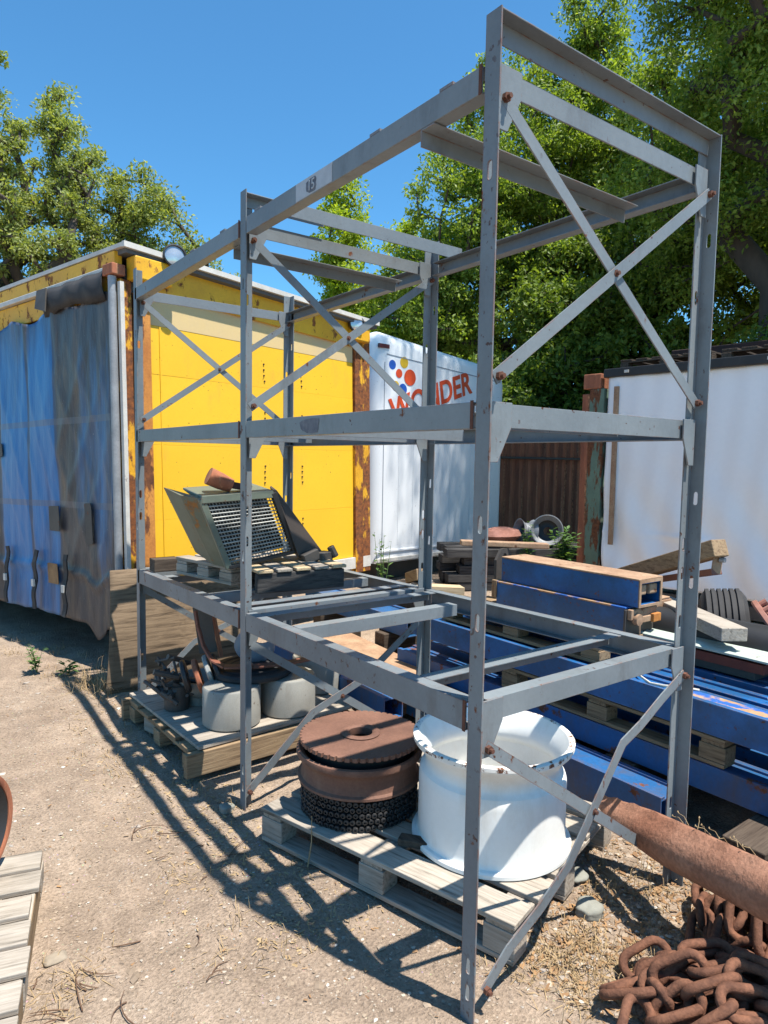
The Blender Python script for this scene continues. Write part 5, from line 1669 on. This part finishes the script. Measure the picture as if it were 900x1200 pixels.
# dried stems caught on the pipe seam and on the front pallet edge
dd = (pp1 - pp0).normalized()
ds = thing('dried_plant', 'dried straw coloured plant stems caught on the seam of the rusty pipe', 'dried plant')
for k in range(10):
    p = pp0 + dd * (0.50 + 0.035 * k + random.uniform(-.01, .01)) + Vector((0.035, 0.02, 0.072))
    e = p + Vector((random.uniform(-.04, .04), random.uniform(-.02, .05), random.uniform(.010, .032)))
    sm = MB().tube([p, (p + e) / 2 + Vector((.005, 0, .006)), e.lerp(p, .12), e, e + Vector((0.001, 0.0, 0.004))], [0.0011, 0.0009, 0.0008, 0.0030, 0.0012], 6)
    finish('stem', sm, 'dry_straw', ds)
o = MB().tube([(-0.0, 0.93, -0.01), (0.015, 0.925, 0.10), (0.012, 0.92, 0.21)], [0.003, 0.0025, 0.001], 6)
ds = finish('dried_plant', o, 'dry_straw')
tag(ds, 'single dry stalk standing at the edge of the front pallet', 'dried plant')

# ------------------------------------------------------------------ trees
def tree(name, label, base, fork_h, lobes, n_clump, n_leaf, leaf_len, lm, trunk_r, seed, group, lean=(0, 0), clump_r=0.45, droop=0.0):
    r = np.random.default_rng(seed)
    root = thing(name, label, 'tree', base, 0, group)
    # clump centres inside ellipsoid lobes, denser to the shell
    cs = []
    vol = np.array([l[3] * l[4] * l[5] for l in lobes]) ** 0.75
    cnt = np.maximum(4, (n_clump * vol / vol.sum()).astype(int))
    for (x, y, z, a, b, c), k in zip(lobes, cnt):
        d = r.normal(size=(k, 3))
        d /= np.linalg.norm(d, axis=1)[:, None]
        rad = r.random(k) ** 0.42
        cs.append(np.array([x, y, z]) + d * rad[:, None] * np.array([a, b, c]))
    C = np.concatenate(cs)
    # skeleton
    nodes = [np.array([0, 0, 0.0])]
    par = [-1]
    steps = 5
    for k in range(1, steps + 1):
        t = k / steps
        nodes.append(np.array([lean[0] * t * t, lean[1] * t * t, fork_h * t]))
        par.append(len(nodes) - 2)
    fork = nodes[-1]
    order = np.argsort(np.linalg.norm(C - fork, axis=1))
    tips = []
    for i in order:
        p = C[i]
        N = np.array(nodes)
        dv = p - N
        d = np.linalg.norm(dv, axis=1)
        cost = d + 0.9 * np.clip(-dv[:, 2], 0, None) + np.where(np.arange(len(N)) < 3, 5, 0)
        j = int(np.argmin(cost))
        q = nodes[j]
        seg = np.linalg.norm(p - q)
        k = max(1, int(seg / 0.6))
        for s in range(1, k + 1):
            t = s / k
            m = q + (p - q) * t + r.normal(0, 0.06, 3) * (t < 1) * min(1, seg)
            m[2] -= 0.10 * seg * math.sin(math.pi * t)
            nodes.append(m)
            par.append(j if s == 1 else len(nodes) - 2)
        tips.append(len(nodes) - 1)
    cntd = np.zeros(len(nodes))
    for i in range(len(nodes) - 1, 0, -1):
        cntd[i] += 1
        cntd[par[i]] += cntd[i]
    rad = 0.010 + (trunk_r - 0.010) * (cntd / cntd[1]) ** 0.52
    rad[0] = trunk_r * 1.35
    mb = MB()
    children = {}
    for i in range(1, len(nodes)):
        children.setdefault(par[i], []).append(i)
    tv, tf_ = [], []
    # branches as chains
    stack = [(0, None)]
    N = np.array(nodes)
    trunk_path = list(range(0, steps + 1))
    done = set()
    def chain(starti):
        path = [par[starti], starti] if par[starti] >= 0 else [starti]
        cur = starti
        while cur in children:
            nx_ = max(children[cur], key=lambda q: cntd[q])
            for o_ in children[cur]:
                if o_ != nx_:
                    todo.append(o_)
            path.append(nx_)
            cur = nx_
        return path
    todo = [1]
    while todo:
        s = todo.pop()
        pth = chain(s)
        rr_ = [rad[q] for q in pth]
        if s != 1:
            rr_[0] = min(rad[pth[0]], rr_[1] * 1.25)
        big = max(rr_) > 0.05
        mb.tube([tuple(N[q]) for q in pth], rr_, 9 if big else 5, caps=False)
    finish('trunk', mb, 'bark', root, smooth=70)
    # leaves
    L = n_leaf
    ci = r.integers(0, len(C), L)
    off = r.normal(size=(L, 3))
    off /= np.linalg.norm(off, axis=1)[:, None]
    off *= (r.random(L) ** 0.5)[:, None] * clump_r * r.uniform(0.55, 1.25, len(C))[ci][:, None]
    off[:, 2] *= 0.75
    off[:, 2] -= droop * r.random(L)
    P = C[ci] + off
    # sprays along twigs to break the outline
    d = r.normal(size=(L, 3))
    d[:, 2] -= 0.3
    d /= np.linalg.norm(d, axis=1)[:, None]
    up = r.normal(size=(L, 3))
    up += np.array([0.10, -0.35, 0.45])
    s = np.cross(d, up)
    s /= np.linalg.norm(s, axis=1)[:, None] + 1e-9
    ln = (leaf_len * r.uniform(.65, 1.25, L))[:, None]
    wd = ln * 0.24
    nrm = np.cross(s, d)
    v0 = P
    v1 = P + d * ln * .45 + s * wd + nrm * wd * .25
    v2 = P + d * ln
    v3 = P + d * ln * .45 - s * wd + nrm * wd * .25
    co = np.stack([v0, v1, v2, v3], 1).reshape(-1, 3)
    me = bpy.data.meshes.new('crown')
    build_np(me, co, np.arange(L * 4).reshape(L, 4))
    me.materials.append(MATS[lm])
    o = bpy.data.objects.new('crown', me)
    COL.objects.link(o)
    o.parent = root
    return root

GT = 'trees beyond the yard'
# left of the sky: three crowns beyond the trailer
tree('elm_tree', 'tall grey green tree at the far left with bare twigs, behind the trailer', (1.2, 16.5, 0), 3.0,
     [(-1.2, 0, 7.4, 2.0, 1.8, 2.4), (0.3, -0.5, 6.2, 1.8, 1.6, 1.8), (-2.3, 0, 5.2, 1.8, 1.7, 1.6), (-0.9, 0.3, 9.6, 1.1, 1.1, 1.4), (0.9, 0, 8.2, 1.2, 1.2, 1.5), (0.8, 0, 4.3, 1.4, 1.3, 1.2), (-3.6, -0.2, 7.0, 1.4, 1.4, 1.8)], 300, 52000, 0.10, 'leaf_olive', 0.34, 11, GT, (-.2, 0), 0.34)
tree('elm_tree', 'grey green tree with dark forked trunk rising over the trailer roof corner', (2.2, 16.6, 0), 3.4,
     [(0.1, 0, 7.5, 1.5, 1.4, 1.9), (0.3, 0.2, 9.2, 0.8, 0.8, 1.0), (1.2, 0, 7.2, 1.0, 1.0, 1.2), (-0.7, 0, 5.8, 1.3, 1.3, 1.3), (0.9, 0, 5.6, 1.3, 1.3, 1.3), (-.2, -.2, 4.3, 1.5, 1.3, .9)], 210, 34000, 0.10, 'leaf_olive', 0.30, 12, GT, (.2, 0), 0.32)
tree('elm_tree', 'low rounded green tree between the trailer lamp and the rack top', (4.3, 15.9, 0), 3.0,
     [(0.1, 0, 6.4, 1.4, 1.3, 1.1), (1.0, 0, 5.6, 1.2, 1.1, 0.9), (-0.7, 0, 5.8, 1.1, 1.1, 1.2), (0.2, 0, 4.6, 1.7, 1.3, 0.9), (-.3, 0, 7.6, .8, .8, .9), (1.7, 0, 5.4, .9, .9, .9)], 210, 42000, 0.10, 'leaf_olive', 0.16, 13, GT, (0, 0), 0.42)
# centre
tree('young_tree', 'slim bright green tree showing through the rack top, left of the middle post', (7.9, 12.95, 0), 2.6,
     [(-0.1, 0, 6.4, 0.8, 0.8, 1.3), (0.0, 0, 4.6, 1.4, 1.2, 1.2), (0.0, 0, 7.9, 0.4, 0.4, 0.7), (-1.3, 0, 4.3, 1.1, 1.0, 0.9), (1.2, 0, 4.6, 1.0, 1, 1.0)], 220, 52000, 0.105, 'leaf_bright', 0.13, 14, GT, (0, 0), 0.40)
tree('young_tree', 'broad bright green bushy tree above the white truck roof', (9.3, 11.8, 0), 2.2,
     [(0.0, 0, 4.9, 1.8, 1.4, 1.6), (-1.3, 0, 4.0, 1.3, 1.2, 1.2), (1.5, 0, 4.6, 1.4, 1.2, 1.5), (0.3, 0, 6.6, 1.0, 1.0, 1.0), (0.4, -.4, 3.0, 2.2, 1.2, 1.0)], 330, 80000, 0.105, 'leaf_bright', 0.16, 15, GT, (0, 0), 0.42)
tree('elm_tree', 'tall full tree seen between the front rack posts against the sky', (11.0, 9.6, 0), 3.6,
     [(0.0, 0, 8.8, 2.0, 1.8, 2.3), (-1.3, 0.4, 7.0, 1.8, 1.5, 1.7), (1.5, -0.6, 7.6, 1.8, 1.6, 2.0), (1.0, -0.6, 11.2, 1.0, 1.0, 1.3), (0.5, -0.5, 5.4, 2.4, 1.8, 1.5), (-2.0, .9, 5.0, 1.6, 1.4, 1.4), (1.4, -.8, 10.2, 1.0, 1.0, 1.2)], 640, 135000, 0.105, 'leaf_elm', 0.24, 16, GT, (0, 0), 0.46)
# right
tree('elm_tree', 'huge dark tree at the right whose crown hangs over the container', (9.0, 3.3, 0), 4.2,
     [(0.4, 0.0, 9.0, 2.6, 2.4, 2.4), (0.9, 1.0, 9.6, 1.2, 1.2, 1.2), (0.2, -2.2, 8.0, 2.4, 2.0, 2.2), (-0.3, 0.6, 6.3, 1.5, 1.6, 1.4), (-1.6, -0.6, 12.5, 2.4, 2.2, 1.5), (-.4, -1.6, 5.6, 1.2, 1.5, 1.0), (-3.4, .8, 13.0, 1.8, 1.8, 1.0), (1.5, 1.5, 6, 1.8, 1.8, 1.6)], 820, 210000, 0.082, 'leaf_elm', 0.19, 17, GT, (.1, .1), 0.44, 0.2)
tree('elm_tree', 'dense dark tree in shade behind the container roof load', (12.2, 6.4, 0), 2.6,
     [(0.0, 0, 6.0, 2.4, 2.2, 2.2), (-1.4, 1.4, 4.4, 1.8, 1.7, 1.6), (0.2, -2.4, 5.0, 2.0, 2.0, 2.0), (-.6, 0.2, 3.2, 2.4, 2.4, 1.4), (-0.4, 2.6, 6.4, 1.7, 1.7, 1.6), (0.3, 0, 8.6, 1.8, 1.8, 1.6)], 560, 100000, 0.13, 'leaf_dark', 0.26, 18, GT, (0, 0), 0.50)
tree('shrub_tree', 'dark shrubby tree low behind the rusty container between the front posts', (10.2, 8.3, 0), 1.2,
     [(0.0, 0, 2.8, 1.8, 1.5, 1.5), (-1.4, .6, 2.6, 1.4, 1.3, 1.2), (1.5, -1.0, 3.0, 1.6, 1.5, 1.5), (0.5, -.4, 4.4, 1.6, 1.3, 1.0)], 300, 60000, 0.12, 'leaf_dark', 0.12, 19, GT, (0, 0), 0.45)
tree('shrub_tree', 'dark shrubby tree at the right edge low behind the container', (10.0, 1.2, 0), 1.2,
     [(0.0, 0, 3.2, 1.8, 1.8, 1.5), (-.3, 1.4, 3.4, 1.4, 1.4, 1.4), (0.5, -1.6, 3.2, 1.6, 1.6, 1.5), (0.6, .2, 4.6, 1.4, 1.5, 1.0)], 280, 55000, 0.11, 'leaf_dark', 0.12, 20, GT, (0, 0), 0.42)

# ------------------------------------------------------------------ light, sky, camera
sun_dir = Vector((0.326, -0.930, 2.70)).normalized()
elev = math.asin(sun_dir.z)
azim = math.atan2(sun_dir.x, sun_dir.y)
sl = bpy.data.lights.new('sun', 'SUN')
sl.energy = 5.0
sl.angle = R(0.53)
sl.color = (1.0, 0.945, 0.865)
so = bpy.data.objects.new('sun', sl)
COL.objects.link(so)
so.rotation_euler = (-sun_dir).to_track_quat('-Z', 'Y').to_euler()
so.location = (3, -6, 12)

w = bpy.data.worlds.new('World')
S.world = w
w.use_nodes = True
nt = w.node_tree
sky = nt.nodes.new('ShaderNodeTexSky')
sky.sky_type = 'NISHITA'
sky.sun_disc = False
sky.sun_elevation = elev
sky.sun_rotation = azim
sky.air_density = 1.0
sky.dust_density = 0.2
sky.ozone_density = 4.0
sky.altitude = 300
bg = nt.nodes['Background']
tint = nt.nodes.new('ShaderNodeMix')
tint.data_type = 'RGBA'
tint.blend_type = 'MULTIPLY'
tint.inputs[0].default_value = 1.0
tint.inputs[7].default_value = (0.71, 1.34, 1.52, 1)
nt.links.new(sky.outputs[0], tint.inputs[6])
nt.links.new(tint.outputs[2], bg.inputs['Color'])
bg.inputs['Strength'].default_value = 0.078

F, YAW, PIT, ROL = 794.33, 0.639674, -0.07581, 0.016626
fw = Vector((math.sin(YAW) * math.cos(PIT), math.cos(YAW) * math.cos(PIT), math.sin(PIT)))
r0 = Vector((math.cos(YAW), -math.sin(YAW), 0))
u0 = r0.cross(fw)
rr = r0 * math.cos(ROL) + u0 * math.sin(ROL)
uu = -r0 * math.sin(ROL) + u0 * math.cos(ROL)
cam = bpy.data.cameras.new('camera')
cam.sensor_fit = 'VERTICAL'
cam.sensor_height = 36
cam.lens = F / 1200 * 36
cam.clip_start = 0.05
cam.clip_end = 2000
co_ = bpy.data.objects.new('camera', cam)
COL.objects.link(co_)
co_.matrix_world = Matrix(((rr.x, uu.x, -fw.x, -1.30154), (rr.y, uu.y, -fw.y, -1.28552), (rr.z, uu.z, -fw.z, 1.6), (0, 0, 0, 1)))
S.camera = co_
S.render.resolution_x = 768
S.render.resolution_y = 1024
S.view_settings.view_transform = 'Standard'
S.view_settings.look = 'None'
S.view_settings.exposure = 0.88
S.view_settings.gamma = 1.0
S.view_settings.use_curve_mapping = False
S.render.engine = 'CYCLES'
S.cycles.max_bounces = 8
S.cycles.diffuse_bounces = 2
S.cycles.transmission_bounces = 4
S.cycles.transparent_max_bounces = 8
S.cycles.use_denoising = True
